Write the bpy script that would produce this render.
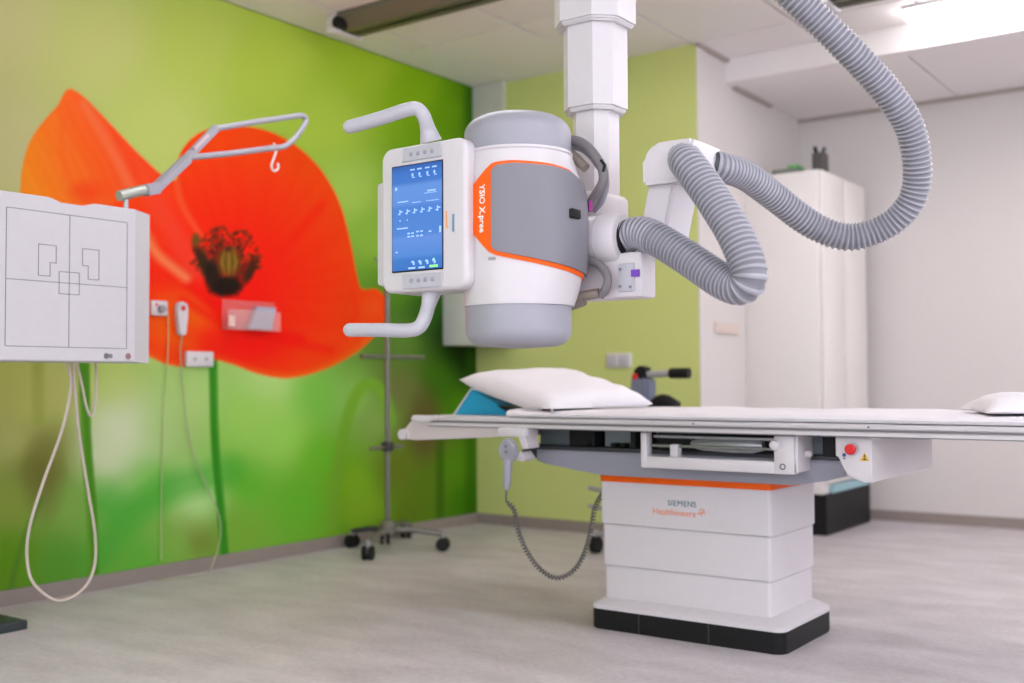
import bpy, bmesh, math, random
import numpy as np
from mathutils import Vector, Matrix

for o in list(bpy.data.objects): bpy.data.objects.remove(o)
scene = bpy.context.scene
col = scene.collection
random.seed(4); rng = np.random.default_rng(4)
PI = math.pi

# ------------------------------------------------------------------ camera
FPX, YAW, PITCH, ROLL, CAM_H = 1092.0, math.radians(35.87), math.radians(2.08), 0.0055, 0.9
R0 = Vector((math.cos(YAW), math.sin(YAW), 0))
FW = Vector((-math.sin(YAW)*math.cos(PITCH), math.cos(YAW)*math.cos(PITCH), math.sin(PITCH)))
U0 = R0.cross(FW)
RT = R0*math.cos(ROLL) - U0*math.sin(ROLL)
UP = U0*math.cos(ROLL) + R0*math.sin(ROLL)
CAM = Vector((0, 0, CAM_H))
cd = bpy.data.cameras.new('camera'); cam = bpy.data.objects.new('camera', cd); col.objects.link(cam)
m = Matrix((RT, UP, -FW)).transposed().to_4x4(); m.translation = CAM
cam.matrix_world = m
cd.sensor_width = 36; cd.lens = FPX*36/1024; cd.clip_start = 0.02
cd.dof.use_dof = True; cd.dof.focus_distance = 3.0; cd.dof.aperture_fstop = 1.75
scene.camera = cam
# ------------------------------------------------------------------ world and exposure
w = bpy.data.worlds.new('world'); scene.world = w; w.use_nodes = True
w.node_tree.nodes['Background'].inputs[0].default_value = (0.9, 0.95, 1, 1)
w.node_tree.nodes['Background'].inputs[1].default_value = 0.3
LAMP = 12.6                     # emission strength of the ceiling luminaires
WINDOW_FILL = 3.0                   # emission strength of the added, unseen fill panes
scene.view_settings.view_transform = 'Standard'; scene.view_settings.look = 'None'
scene.view_settings.gamma = 1; scene.view_settings.use_curve_mapping = False
scene.view_settings.exposure = 0.0

# ------------------------------------------------------------------ helpers
def at(px, py, X=None, Y=None, Z=None):
    """point where the ray through a photo pixel meets a plane of the room"""
    d = FW + RT*((px-512)/FPX) - UP*((py-341.5)/FPX)
    if X is not None: t = X/d.x
    elif Y is not None: t = Y/d.y
    else: t = (Z-CAM_H)/d.z
    return CAM + d*t

def lin(r, g, b):
    f = lambda c: (c/255/12.92) if c/255 <= .04045 else ((c/255+.055)/1.055)**2.4
    return (f(r), f(g), f(b), 1)

MATS = {}
def mat(name, rgb, rough=.5, metal=0, var=.03, scale=30, bump=0, coat=0, emit=None, estr=0, spec=.5):
    if name in MATS: return MATS[name]
    mt = bpy.data.materials.new(name); mt.use_nodes = True
    nt = mt.node_tree; b = nt.nodes['Principled BSDF']
    c = lin(*rgb)
    tc = nt.nodes.new('ShaderNodeTexCoord'); nz = nt.nodes.new('ShaderNodeTexNoise')
    nz.inputs['Scale'].default_value = scale; nz.inputs['Detail'].default_value = 4
    nt.links.new(tc.outputs['Object'], nz.inputs['Vector'])
    mx = nt.nodes.new('ShaderNodeMix'); mx.data_type = 'RGBA'
    mx.inputs['A'].default_value = (*[v*(1-var) for v in c[:3]], 1)
    mx.inputs['B'].default_value = (*[min(1, v*(1+var)) for v in c[:3]], 1)
    nt.links.new(nz.outputs['Fac'], mx.inputs['Factor'])
    nt.links.new(mx.outputs['Result'], b.inputs['Base Color'])
    b.inputs['Roughness'].default_value = rough; b.inputs['Metallic'].default_value = metal
    b.inputs['Specular IOR Level'].default_value = spec
    if coat: b.inputs['Coat Weight'].default_value = coat
    if bump:
        bp = nt.nodes.new('ShaderNodeBump'); bp.inputs['Strength'].default_value = bump
        bp.inputs['Distance'].default_value = .005
        nt.links.new(nz.outputs['Fac'], bp.inputs['Height']); nt.links.new(bp.outputs['Normal'], b.inputs['Normal'])
    if emit:
        b.inputs['Emission Color'].default_value = lin(*emit); b.inputs['Emission Strength'].default_value = estr
    MATS[name] = mt
    return mt

WHITE = mat('white_enamel', (216, 210, 213), .38)
WALLW = mat('white_wall_paint', (213, 206, 203), .7, bump=.1, scale=80)
GREYP = mat('grey_plastic', (160, 159, 169), .42)
LGREY = mat('light_grey_plastic', (192, 190, 198), .42)
PANELG = mat('panel_grey', (130, 128, 136), .45)
ORANGE = mat('orange_lacquer', (255, 100, 4), .45, spec=.25)
BLACK = mat('black_plastic', (15, 15, 18), .5, spec=.3)
DARK = mat('dark_grey_metal', (60, 60, 64), .5)
STEEL = mat('brushed_steel', (150, 150, 150), .3, metal=.9)
ALU = mat('aluminium', (176, 176, 180), .35, metal=.6)
BEAMG = mat('beam_grey_enamel', (152, 152, 164), .42)
HOSE = mat('hose_grey_rubber', (128, 127, 136), .38)
HOSEHL = mat('hose_rib_highlight', (172, 171, 180), .3)  # lighter grey standing in for the gloss on the hose ridges
CABLEG = mat('cable_grey', (120, 116, 118), .45)
CORDW = mat('white_cord', (206, 191, 180), .5)
RED = mat('red_plastic', (215, 20, 24), .35)
PILLOW = mat('white_linen', (224, 219, 223), .85, bump=.25, scale=140)
SHEET = mat('white_sheet', (222, 217, 221), .8, bump=.15, scale=90)
BLUE = mat('cyan_foam', (20, 156, 196), .7)
CEILM = mat('ceiling_tile_white', (236, 230, 229), .85, bump=.15, scale=160)
CEILG = mat('ceiling_grid', (172, 162, 154), .7)
GREENW = mat('green_wall_paint', (203, 212, 130), .65, bump=.1, scale=80)
BOARD = mat('detector_board_white', (206, 202, 206), .5)
INK = mat('dark_ink', (70, 70, 78), .6)
OLIVE = mat('rail_anodised', (112, 106, 92), .45, metal=.3)
YELLOW = mat('warning_yellow', (226, 180, 40), .5)
PURPLE = mat('purple_mark', (120, 70, 190), .5)
PINK = mat('pink_mark', (214, 80, 190), .5)
TEAL = mat('petrol_ink', (60, 110, 122), .6)
ORINK = mat('orange_ink', (240, 130, 70), .6)

def link(name, me, m, parent=None, smooth=35):
    if m: me.materials.append(m)
    if smooth:
        me.polygons.foreach_set('use_smooth', [True]*len(me.polygons))
        me.set_sharp_from_angle(angle=math.radians(smooth))
    o = bpy.data.objects.new(name, me); col.objects.link(o)
    if parent: o.parent = parent
    return o
def wloc(o):
    v = Vector((0, 0, 0))
    while o: v += o.location; o = o.parent
    return v
def obj(name, bm, m, parent=None, smooth=35, origin=None):
    """bm is in room coordinates; the object sits at its parent's origin (or at `origin`)"""
    bmesh.ops.recalc_face_normals(bm, faces=bm.faces)
    base = wloc(parent) if parent else Vector((0, 0, 0))
    org = Vector(origin) if origin is not None else base
    bmesh.ops.translate(bm, verts=bm.verts, vec=-org)
    me = bpy.data.meshes.new(name); bm.to_mesh(me); bm.free()
    o = link(name, me, m, parent, smooth)
    o.location = org - base
    return o
def thing(name, label, cat, loc, group=None):
    o = bpy.data.objects.new(name, None); col.objects.link(o); o.location = loc; o.empty_display_size = .05
    return tag(o, label, cat, group)
def tag(o, label, cat, group=None, kind=None):
    o['label'] = label; o['category'] = cat
    if group: o['group'] = group
    if kind: o['kind'] = kind
    return o
def B(): return bmesh.new()
def box(bm, x0, x1, y0, y1, z0, z1, bev=0, seg=2, only=None):
    r = bmesh.ops.create_cube(bm, size=1)
    for v in r['verts']:
        v.co = Vector(((x0+x1)/2 + v.co.x*(x1-x0), (y0+y1)/2 + v.co.y*(y1-y0), (z0+z1)/2 + v.co.z*(z1-z0)))
    if bev:
        es = list({e for v in r['verts'] for e in v.link_edges})
        if only:
            ax = 'xyz'.index(only)
            es = [e for e in es if abs((e.verts[0].co-e.verts[1].co).normalized()[ax]) > .9]
        bmesh.ops.bevel(bm, geom=es, offset=bev, segments=seg, affect='EDGES', profile=.5)
    return bm
def bx(*a, **k): return box(B(), *a, **k)
def prism(bm, pts, axis, a0, a1, bev=0, seg=2):
    """outline in the two other axes (in xyz order), extruded along axis from a0 to a1"""
    def P(p, a):
        return {'x': (a, p[0], p[1]), 'y': (p[0], a, p[1]), 'z': (p[0], p[1], a)}[axis]
    A = [bm.verts.new(P(p, a0)) for p in pts]; C = [bm.verts.new(P(p, a1)) for p in pts]
    n = len(pts); fs = [bm.faces.new(A), bm.faces.new(C[::-1])]
    for i in range(n): fs.append(bm.faces.new((A[i], A[(i+1) % n], C[(i+1) % n], C[i])))
    if bev:
        es = list({e for f in fs[:2] for e in f.edges})
        bmesh.ops.bevel(bm, geom=es, offset=bev, segments=seg, affect='EDGES')
    return bm
def rrect(x0, x1, y0, y1, r, n=5):
    rs = r if isinstance(r, (tuple, list)) else (r,)*4
    out = []
    for (cx, cy, a), q in zip(((x1, y1, 0), (x0, y1, 90), (x0, y0, 180), (x1, y0, 270)), rs):
        ccx = cx - q if cx == x1 else cx + q; ccy = cy - q if cy == y1 else cy + q
        for i in range(n+1):
            t = math.radians(a + 90*i/n); out.append((ccx + q*math.cos(t), ccy + q*math.sin(t)))
    return out
def catmull(pts, n=8):
    P = [Vector(p) for p in pts]; P = [P[0]*2-P[1]] + P + [P[-1]*2-P[-2]]
    out = []
    for i in range(1, len(P)-2):
        a, b, c, d = P[i-1:i+3]
        for k in range(n):
            t = k/n
            out.append(.5*((2*b) + (c-a)*t + (2*a-5*b+4*c-d)*t*t + (3*b-a-3*c+d)*t**3))
    out.append(P[-2]); return out
def resample(path, step):
    L = [0]
    for a, b in zip(path, path[1:]): L.append(L[-1] + (b-a).length)
    n = max(2, int(L[-1]/step)); xs = np.linspace(0, L[-1], n+1)
    A = np.array([list(p) for p in path])
    return [Vector(v) for v in np.stack([np.interp(xs, L, A[:, k]) for k in range(3)], 1)], xs
def tube(bm, path, r, seg=10, caps=True):
    """r: number or list of radii per point"""
    n = len(path); rs = r if hasattr(r, '__len__') else [r]*n
    T = []
    for i in range(n):
        t = (path[min(i+1, n-1)] - path[max(i-1, 0)]); T.append(t.normalized())
    nrm = T[0].orthogonal().normalized(); rings = []
    for i in range(n):
        nrm = (nrm - T[i]*nrm.dot(T[i])).normalized(); bi = T[i].cross(nrm)
        rings.append([bm.verts.new(path[i] + (nrm*math.cos(a) + bi*math.sin(a))*rs[i]) for a in [2*PI*k/seg for k in range(seg)]])
    for A, C in zip(rings, rings[1:]):
        for k in range(seg): bm.faces.new((A[k], A[(k+1) % seg], C[(k+1) % seg], C[k]))
    if caps: bm.faces.new(rings[0][::-1]); bm.faces.new(rings[-1])
    return bm
def V(*a): return Vector(a)
def cyl(bm, a, b, r, seg=16, r2=None): return tube(bm, [Vector(a), Vector(b)], [r, r if r2 is None else r2], seg)
def lathe(bm, c, prof, seg=24, axis='z'):
    """prof: list of (radius, height along axis)"""
    rings = []
    for r, h in prof:
        ring = []
        for k in range(seg):
            a = 2*PI*k/seg; u, v = r*math.cos(a), r*math.sin(a)
            p = {'z': V(u, v, h), 'x': V(h, u, v), 'y': V(u, h, v)}[axis]
            ring.append(bm.verts.new(Vector(c)+p))
        rings.append(ring)
    for A, C in zip(rings, rings[1:]):
        for k in range(seg): bm.faces.new((A[k], A[(k+1) % seg], C[(k+1) % seg], C[k]))
    bm.faces.new(rings[0][::-1]); bm.faces.new(rings[-1])
    return bm
def hose_mesh(bm, ctrl, r, pitch, amp, seg=20):
    p, xs = resample(catmull(ctrl, 14), pitch/8)
    ph_ = [(x/pitch) % 1 for x in xs]
    rs = [r + amp*(2*(.5+.5*math.cos(2*PI*q))**1.8-1) for q in ph_]
    tube(bm, p, rs, seg); bm.faces.ensure_lookup_table()
    for i in range(len(p)-1):                 # ridge faces get a lighter grey: gloss highlights painted as colour
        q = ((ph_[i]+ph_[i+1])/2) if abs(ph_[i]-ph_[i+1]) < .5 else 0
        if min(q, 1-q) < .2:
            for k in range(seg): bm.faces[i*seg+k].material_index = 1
    return bm
def text_mesh(s, size, bold=False, spacing=1.0):
    cu = bpy.data.curves.new('lettering', 'FONT'); cu.body = s; cu.size = size; cu.extrude = .0004
    cu.align_x = 'CENTER'; cu.align_y = 'CENTER'; cu.space_character = spacing; cu.resolution_u = 3
    if bold: cu.offset = size*.018
    o = bpy.data.objects.new('lettering', cu); col.objects.link(o)
    me = bpy.data.meshes.new_from_object(o)
    bpy.data.objects.remove(o); bpy.data.curves.remove(cu)
    return me
def text_obj(name, s, size, loc, m, parent, mode='front', bold=False, spacing=1.0, fn=None):
    me = text_mesh(s, size, bold, spacing)
    base = wloc(parent) if parent else V(0, 0, 0)
    for v in me.vertices:
        x, y, z = v.co
        if fn: q = fn(x, y, z)
        elif mode == 'front': q = Vector(loc) + V(x, -z, y)
        elif mode == 'side': q = Vector(loc) + V(z, x, y)      # faces +X, reads along +Y
        v.co = q - base
    me.update()
    return link(name, me, m, parent, 0)

# ------------------------------------------------------------------ room
XW, YB, XA, YA = -4.28, 5.53, -2.712, 7.08          # left wall, green wall, alcove side, alcove back
ZC, ZL, YBK = 2.79, 2.65, 5.91                       # ceiling, lower alcove ceiling, bulkhead
XR, YF = 2.4, -2.6                                   # walls behind the camera

def mural_colour(px, py):
    """printed colours of the mural, laid out as it shows in the photograph"""
    cps = [((-40, -60), (190, 186, 128)), ((0, 20), (189, 185, 124)), ((0, 150), (190, 186, 130)), ((100, 40), (184, 190, 112)),
           ((160, 130), (178, 190, 100)), ((200, 40), (172, 188, 84)), ((270, 60), (164, 185, 66)), ((330, 120), (156, 182, 62)),
           ((350, 190), (150, 182, 76)), ((380, 240), (128, 168, 56)), ((370, 60), (146, 176, 40)), ((420, 90), (122, 162, 14)),
           ((440, 160), (104, 150, 10)), ((455, 110), (100, 146, 4)), ((474, 110), (52, 96, 2)), ((474, 200), (56, 104, 4)),
           ((10, 370), (172, 178, 90)), ((30, 400), (170, 176, 86)), ((60, 390), (172, 176, 100)), ((110, 385), (168, 190, 96)),
           ((120, 430), (192, 206, 162)), ((105, 455), (186, 200, 154)), ((10, 440), (166, 170, 96)), ((48, 445), (130, 134, 66)),
           ((40, 470), (110, 114, 48)), ((5, 500), (130, 150, 60)), ((70, 500), (120, 160, 70)), ((10, 560), (92, 140, 22)),
           ((60, 565), (84, 144, 44)), ((110, 500), (80, 164, 56)), ((150, 480), (92, 172, 56)), ((140, 560), (92, 164, 54)),
           ((160, 440), (150, 190, 110)), ((190, 400), (160, 196, 112)), ((200, 500), (160, 206, 124)), ((180, 545), (120, 170, 70)),
           ((195, 540), (110, 130, 50)), ((270, 385), (164, 196, 118)), ((250, 420), (140, 192, 80)), ((280, 440), (132, 192, 72)),
           ((250, 480), (92, 170, 44)), ((300, 500), (92, 166, 40)), ((240, 530), (110, 160, 50)), ((315, 400), (110, 176, 64)), ((320, 460), (96, 168, 36)),
           ((350, 400), (122, 172, 76)), ((375, 420), (118, 150, 70)), ((350, 480), (104, 156, 24)), ((370, 510), (110, 150, 30)),
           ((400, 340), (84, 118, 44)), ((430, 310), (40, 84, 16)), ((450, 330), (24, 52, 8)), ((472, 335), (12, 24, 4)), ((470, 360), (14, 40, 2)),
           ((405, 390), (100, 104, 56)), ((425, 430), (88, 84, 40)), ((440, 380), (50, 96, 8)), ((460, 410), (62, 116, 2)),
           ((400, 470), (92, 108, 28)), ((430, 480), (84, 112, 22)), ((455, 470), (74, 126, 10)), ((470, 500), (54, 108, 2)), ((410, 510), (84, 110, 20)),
           ((440, 270), (58, 112, 10)), ((400, 280), (80, 130, 30))]
    P = np.array([c[0] for c in cps], float); K = np.array([c[1] for c in cps], float)
    out = np.zeros(px.shape+(3,)); ws = np.zeros(px.shape)
    for p, k in zip(P, K):
        d2 = (px-p[0])**2 + (py-p[1])**2
        q = 1/(d2+120)**1.6
        out += q[..., None]*k; ws += q
    c = out/ws[..., None]
    def inside(poly):
        poly = np.array(catmull2(poly)); ins = np.zeros(px.shape, bool); dist = np.full(px.shape, 1e9)
        n = len(poly)
        for i in range(n):
            x0, y0 = poly[i]; x1, y1 = poly[(i+1) % n]
            cond = ((y0 > py) != (y1 > py)) & (px < (x1-x0)*(py-y0)/(y1-y0+1e-9)+x0)
            ins ^= cond
            dx, dy = x1-x0, y1-y0; t = np.clip(((px-x0)*dx+(py-y0)*dy)/(dx*dx+dy*dy+1e-9), 0, 1)
            dist = np.minimum(dist, np.hypot(px-x0-t*dx, py-y0-t*dy))
        return ins, dist
    def catmull2(p):
        p = [Vector((a, b, 0)) for a, b in p]; q = catmull([p[-1]] + p + [p[0]], 5)[5:]
        return [(v.x, v.y) for v in q]
    def mix(mask, rgb):
        nonlocal c
        mask = np.clip(mask, 0, 1)[..., None]; c = c*(1-mask) + np.array(rgb, float)*mask
    def blob(cx, cy, rx, ry, soft=.5, rot=0):
        ca, sa = math.cos(rot), math.sin(rot); u = ((px-cx)*ca+(py-cy)*sa)/rx; v = (-(px-cx)*sa+(py-cy)*ca)/ry
        return np.clip((1-np.hypot(u, v))/soft, 0, 1)
    def line(pts, wd, soft=1.5):
        p = [(v.x, v.y) for v in catmull([Vector((a, b, 0)) for a, b in pts], 6)]; d = np.full(px.shape, 1e9)
        for (x0, y0), (x1, y1) in zip(p, p[1:]):
            dx, dy = x1-x0, y1-y0; t = np.clip(((px-x0)*dx+(py-y0)*dy)/(dx*dx+dy*dy+1e-9), 0, 1)
            d = np.minimum(d, np.hypot(px-x0-t*dx, py-y0-t*dy))
        return np.clip((wd-d)/soft + .5, 0, 1)
    # out-of-focus buds, stems and leaves behind the flower
    mix(.7*blob(44, 478, 26, 50, .8), (104, 104, 44)); mix(.6*line([(40, 500), (22, 545), (8, 600)], 3, 4), (74, 116, 40))
    mix(.8*line([(38, 365), (38, 420)], 6, 6), (140, 152, 62))
    mix(.45*blob(268, 425, 50, 66, .6), (146, 190, 90)); mix(.7*blob(120, 438, 60, 72, .9), (198, 208, 170)); mix(.5*blob(190, 495, 32, 50, .9), (172, 204, 134)); mix(.5*blob(178, 420, 44, 56, .9), (168, 190, 118)); mix(.4*blob(20, 400, 60, 50, .9), (172, 172, 100)); mix(.5*blob(355, 498, 24, 36, .4), (118, 158, 30))
    mix(.55*line([(95, 560), (150, 500), (230, 470)], 14, 16), (64, 156, 48))
    mix(.95*line([(330, 540), (336, 480), (346, 425), (358, 392), (372, 384), (384, 396), (390, 420)], 5.5, 4), (106, 154, 40))
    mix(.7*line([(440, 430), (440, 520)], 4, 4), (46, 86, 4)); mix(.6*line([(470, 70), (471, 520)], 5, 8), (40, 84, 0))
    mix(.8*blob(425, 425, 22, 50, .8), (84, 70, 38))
    mix(line([(84, 360), (86, 440), (92, 520), (93, 600)], 5.5, 2), (72, 130, 28)); mix(.5*line([(80, 400), (88, 520), (90, 600)], 1.5, 2), (120, 160, 60))
    mix(line([(213, 360), (215, 440), (221, 510), (225, 560)], 4.2, 2), (48, 128, 26)); mix(.5*line([(216, 370), (218, 440), (225, 520)], 1, 1.5), (86, 160, 50))
    # poppy: back petal on the left
    pl = [(22, 215), (21, 178), (26, 152), (34, 134), (48, 116), (58, 105), (64, 93), (71, 89), (84, 97), (100, 113), (118, 132), (138, 153), (158, 172), (186, 200), (200, 300), (100, 330), (40, 290)]
    ins, ds = inside(pl); pm = np.clip(np.where(ins, ds, -ds)/1.6+.5, 0, 1)
    t = np.clip((px-20)/110 + (150-py)/400, 0, 1)[..., None]
    pc = np.array([255, 136, 22.])*(1-t) + np.array([252, 66, 24.])*t
    pc = pc + 6*(np.sin(px*.55 - py*.30 + .8*np.sin(py*.11)) + np.sin(px*.21-py*.13))[..., None]*.35
    c = c*(1-pm[..., None]) + pc*pm[..., None]
    mix(.55*pm*line([(84, 104), (112, 150), (132, 190)], 5, 7), (255, 122, 84)); mix(.5*pm*blob(88, 192, 26, 16, .8), (232, 44, 14))
    mix(.4*pm*line([(70, 92), (62, 130), (66, 180)], 3, 5), (255, 96, 30))
    # front petals on the right
    pr = [(60, 250), (120, 200), (160, 178), (176, 180), (178, 160), (188, 142), (206, 130), (232, 127), (256, 128), (280, 136), (304, 152), (324, 174), (340, 204), (350, 240), (357, 276),
          (362, 289), (376, 289), (385, 298), (386, 314), (379, 330), (362, 348), (336, 364), (310, 374), (284, 378), (256, 373), (232, 364), (208, 359), (186, 366), (166, 364), (148, 356), (100, 340), (60, 300)]
    ins, ds = inside(pr); pm = np.clip(np.where(ins, ds, -ds)/1.6+.5, 0, 1)
    ang = np.arctan2(py-285, px-228); rad = np.hypot(px-228, py-285)
    t = np.clip(rad/140, 0, 1)[..., None]
    pc = np.array([244, 8, 4.])*(1-t) + np.array([255, 62, 4.])*t
    pc += (np.sin(ang*31 + rad*.05 + 2*np.sin(ang*7))*2.0*np.clip(rad/80, 0, 1))[..., None]
    c = c*(1-pm[..., None]) + pc*pm[..., None]
    mix(.75*pm*np.clip((8-ds)/8, 0, 1)*(py > 330), (255, 104, 20))
    mix(.9*pm*blob(178, 322, 52, 46, .6), (255, 88, 6)); mix(.7*pm*line([(188, 282), (216, 306), (250, 330), (300, 340)], 5, 7), (238, 6, 2)); mix(.8*pm*blob(215, 340, 40, 14, .8, .25), (250, 40, 4))
    mix(.85*pm*blob(300, 352, 60, 12, .8, -.2), (252, 52, 6)); mix(.8*pm*blob(250, 345, 60, 26, .9), (240, 10, 6))
    mix(.7*pm*line([(150, 190), (172, 230), (196, 270)], 12, 16), (250, 66, 44)); mix(.75*pm*line([(146, 235), (158, 255), (186, 278)], 5, 7), (255, 140, 88))
    mix(.5*pm*line([(176, 178), (182, 205), (200, 235)], 3, 5), (255, 110, 70)); mix(.55*pm*line([(322, 205), (285, 250), (262, 290)], 4, 7), (226, 24, 4))
    mix(.6*pm*blob(372, 308, 14, 18, .8), (255, 76, 20)); mix(.55*pm*line([(352, 290), (356, 312), (346, 336)], 3, 5), (226, 40, 6))
    mix(.5*pm*line([(182, 300), (240, 330), (330, 350)], 4, 6), (232, 16, 4))
    # stamens and seed head
    st = random.Random(8)
    for i in range(230):
        a = st.uniform(-PI, PI*.12) if st.random() < .8 else st.uniform(-PI, PI)
        R = st.uniform(12, 36) if a < 0 else st.uniform(12, 24)
        x, y = 226 + R*math.cos(a)*1.02, 270 + R*math.sin(a)*1.25
        mix(.85*blob(x, y, st.uniform(1.6, 3.2), st.uniform(1.6, 3.2), .5), st.choice([(60, 30, 10), (40, 26, 12), (110, 50, 16), (150, 40, 10), (70, 56, 20)]))
        if st.random() < .5: mix(.6*line([(226+.35*(x-226), 280+.3*(y-280)), (x, y)], .8, 1.2), (120, 20, 8))
    mix(.95*blob(204, 262, 7, 26, .5, -.5), (48, 32, 14)); mix(.9*blob(196, 240, 6, 9, .5), (96, 72, 24)); mix(.9*blob(250, 272, 6, 18, .5, .45), (54, 26, 10))
    mix(.97*blob(225, 286, 21, 13, .4), (22, 14, 8)); mix(.97*blob(212, 274, 10, 16, .4), (34, 22, 12))
    hd = blob(229, 262, 13.5, 18, .5); stripe = .5+.5*np.cos((px-229)*.95/(1.1-.035*np.abs(py-262)))
    mix(hd, (92, 66, 18)); mix(.8*hd*stripe, (150, 116, 34)); mix(.9*blob(228, 249, 4, 4, .4), (70, 34, 24)); mix(.8*blob(229, 283, 12, 8, .6), (30, 18, 8))
    return np.clip(c, 0, 255)

def build_mural():
    y0, st = 1.4, .008
    ys = np.linspace(y0, YB, int((YB-y0)/st)+1); zs = np.linspace(0, ZC, int(ZC/st)+1)
    YY, ZZ = np.meshgrid(ys, zs); n, k = YY.shape
    D = np.stack([np.full_like(YY, XW), YY, ZZ-CAM_H], -1)
    z = D@np.array(FW); px = 512 + FPX*(D@np.array(RT))/z; py = 341.5 - FPX*(D@np.array(UP))/z
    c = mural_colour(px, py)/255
    c = np.where(c <= .04045, c/12.92, ((c+.055)/1.055)**2.4)*(1.03+.28*np.clip(px/300, 0, 1))[..., None]; c = np.minimum(c, .96)  # gain brightens the print rightwards, making up for light falling off
    vs = np.stack([np.full_like(YY, XW), YY, ZZ], -1).reshape(-1, 3)
    i = (np.arange(n-1)[:, None]*k + np.arange(k-1)[None]).reshape(-1)
    fs = np.stack([i, i+1, i+k+1, i+k], 1)
    # the rest of the wall behind the camera and its back, so that it has thickness
    b = len(vs)
    ex = np.array([(XW, YF, 0), (XW, y0, 0), (XW, y0, ZC), (XW, YF, ZC), (XW-.1, YF, 0), (XW-.1, YB, 0), (XW-.1, YB, ZC), (XW-.1, YF, ZC)])
    faces = fs.tolist() + [[b, b+1, b+2, b+3], [b+4, b+7, b+6, b+5]]
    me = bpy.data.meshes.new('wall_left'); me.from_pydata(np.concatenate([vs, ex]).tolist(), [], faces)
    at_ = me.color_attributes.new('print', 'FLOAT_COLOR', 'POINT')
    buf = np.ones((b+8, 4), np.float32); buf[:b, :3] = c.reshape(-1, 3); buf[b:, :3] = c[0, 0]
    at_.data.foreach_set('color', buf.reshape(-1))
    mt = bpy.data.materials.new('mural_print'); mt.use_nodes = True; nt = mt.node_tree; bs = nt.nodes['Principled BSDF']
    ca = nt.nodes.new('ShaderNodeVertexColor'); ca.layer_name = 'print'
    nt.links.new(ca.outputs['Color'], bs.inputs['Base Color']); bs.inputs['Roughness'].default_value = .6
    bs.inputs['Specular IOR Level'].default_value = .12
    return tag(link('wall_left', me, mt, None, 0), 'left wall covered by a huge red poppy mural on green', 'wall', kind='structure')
build_mural()

def floor_mat():
    mt = bpy.data.materials.new('floor_vinyl'); mt.use_nodes = True; nt = mt.node_tree; b = nt.nodes['Principled BSDF']
    tc = nt.nodes.new('ShaderNodeTexCoord')
    def noise(s, det, sc=(1, 1, 1)):
        mp = nt.nodes.new('ShaderNodeMapping'); mp.inputs['Scale'].default_value = sc
        n = nt.nodes.new('ShaderNodeTexNoise'); n.inputs['Scale'].default_value = s; n.inputs['Detail'].default_value = det
        nt.links.new(tc.outputs['Object'], mp.inputs['Vector']); nt.links.new(mp.outputs['Vector'], n.inputs['Vector']); return n
    a = noise(3.2, 8, (1, 2.2, 1)); c = noise(46, 5)
    r = nt.nodes.new('ShaderNodeValToRGB'); r.color_ramp.elements[0].position = .3; r.color_ramp.elements[1].position = .72
    r.color_ramp.elements[0].color = lin(181, 174, 176); r.color_ramp.elements[1].color = lin(204, 197, 199)
    nt.links.new(a.outputs['Fac'], r.inputs['Fac'])
    mx = nt.nodes.new('ShaderNodeMix'); mx.data_type = 'RGBA'; mx.blend_type = 'OVERLAY'; mx.inputs['Factor'].default_value = .22
    nt.links.new(r.outputs['Color'], mx.inputs['A']); nt.links.new(c.outputs['Fac'], mx.inputs['B'])
    nt.links.new(mx.outputs['Result'], b.inputs['Base Color'])
    b.inputs['Roughness'].default_value = .42; b.inputs['Specular IOR Level'].default_value = .35
    return mt
FLOORM = floor_mat()
def struct(name, bm, m, label, cat, smooth=0): return tag(obj(name, bm, m, None, smooth), label, cat, kind='structure')
struct('floor', bx(XW-.1, XR+.1, YF-.1, YA+.1, -.1, 0), FLOORM, 'mottled grey vinyl floor of the x-ray room', 'floor')
struct('wall_back', bx(XW-.1, XA, YB, YB+.1, 0, ZC), GREENW, 'plain olive green back wall behind the table', 'wall')
struct('wall_alcove', bx(XA-.1, XA, YB+.1, YA+.1, 0, ZC), WALLW, 'white side wall of the alcove beside the green wall', 'wall')
struct('trim_6', bx(XA, XA+.006, YB-.001, YB+.1, 0, ZC), WALLW, 'white painted edge at the end of the green wall', 'trim')
struct('wall_alcove_back', bx(XA, XR+.1, YA, YA+.1, 0, ZC), WALLW, 'wide plain white wall at the right rear', 'wall')
struct('wall_right', bx(XR, XR+.1, YF-.1, YA, 0, ZC), WALLW, 'white wall outside the right of the picture', 'wall')
struct('wall_front', bx(XW-.1, XR, YF-.1, YF, 0, ZC), WALLW, 'white wall behind the camera', 'wall')
BASEM = mat('baseboard_vinyl', (146, 134, 128), .5, var=.08, scale=20)
struct('baseboard_left', bx(XW, XW+.012, YF, YB, 0, .065), BASEM, 'grey vinyl skirting below the poppy mural', 'baseboard')
struct('baseboard_back', bx(XW+.012, XA, YB-.012, YB, 0, .065), BASEM, 'grey vinyl skirting along the green wall', 'baseboard')
struct('baseboard_alcove', bx(XA, XA+.012, YB-.012, YA, 0, .065), BASEM, 'grey vinyl skirting on the alcove side wall', 'baseboard')
struct('baseboard_right', bx(XA+.012, XR, YA-.012, YA, 0, .065), BASEM, 'grey vinyl skirting along the white rear wall', 'baseboard')
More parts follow.
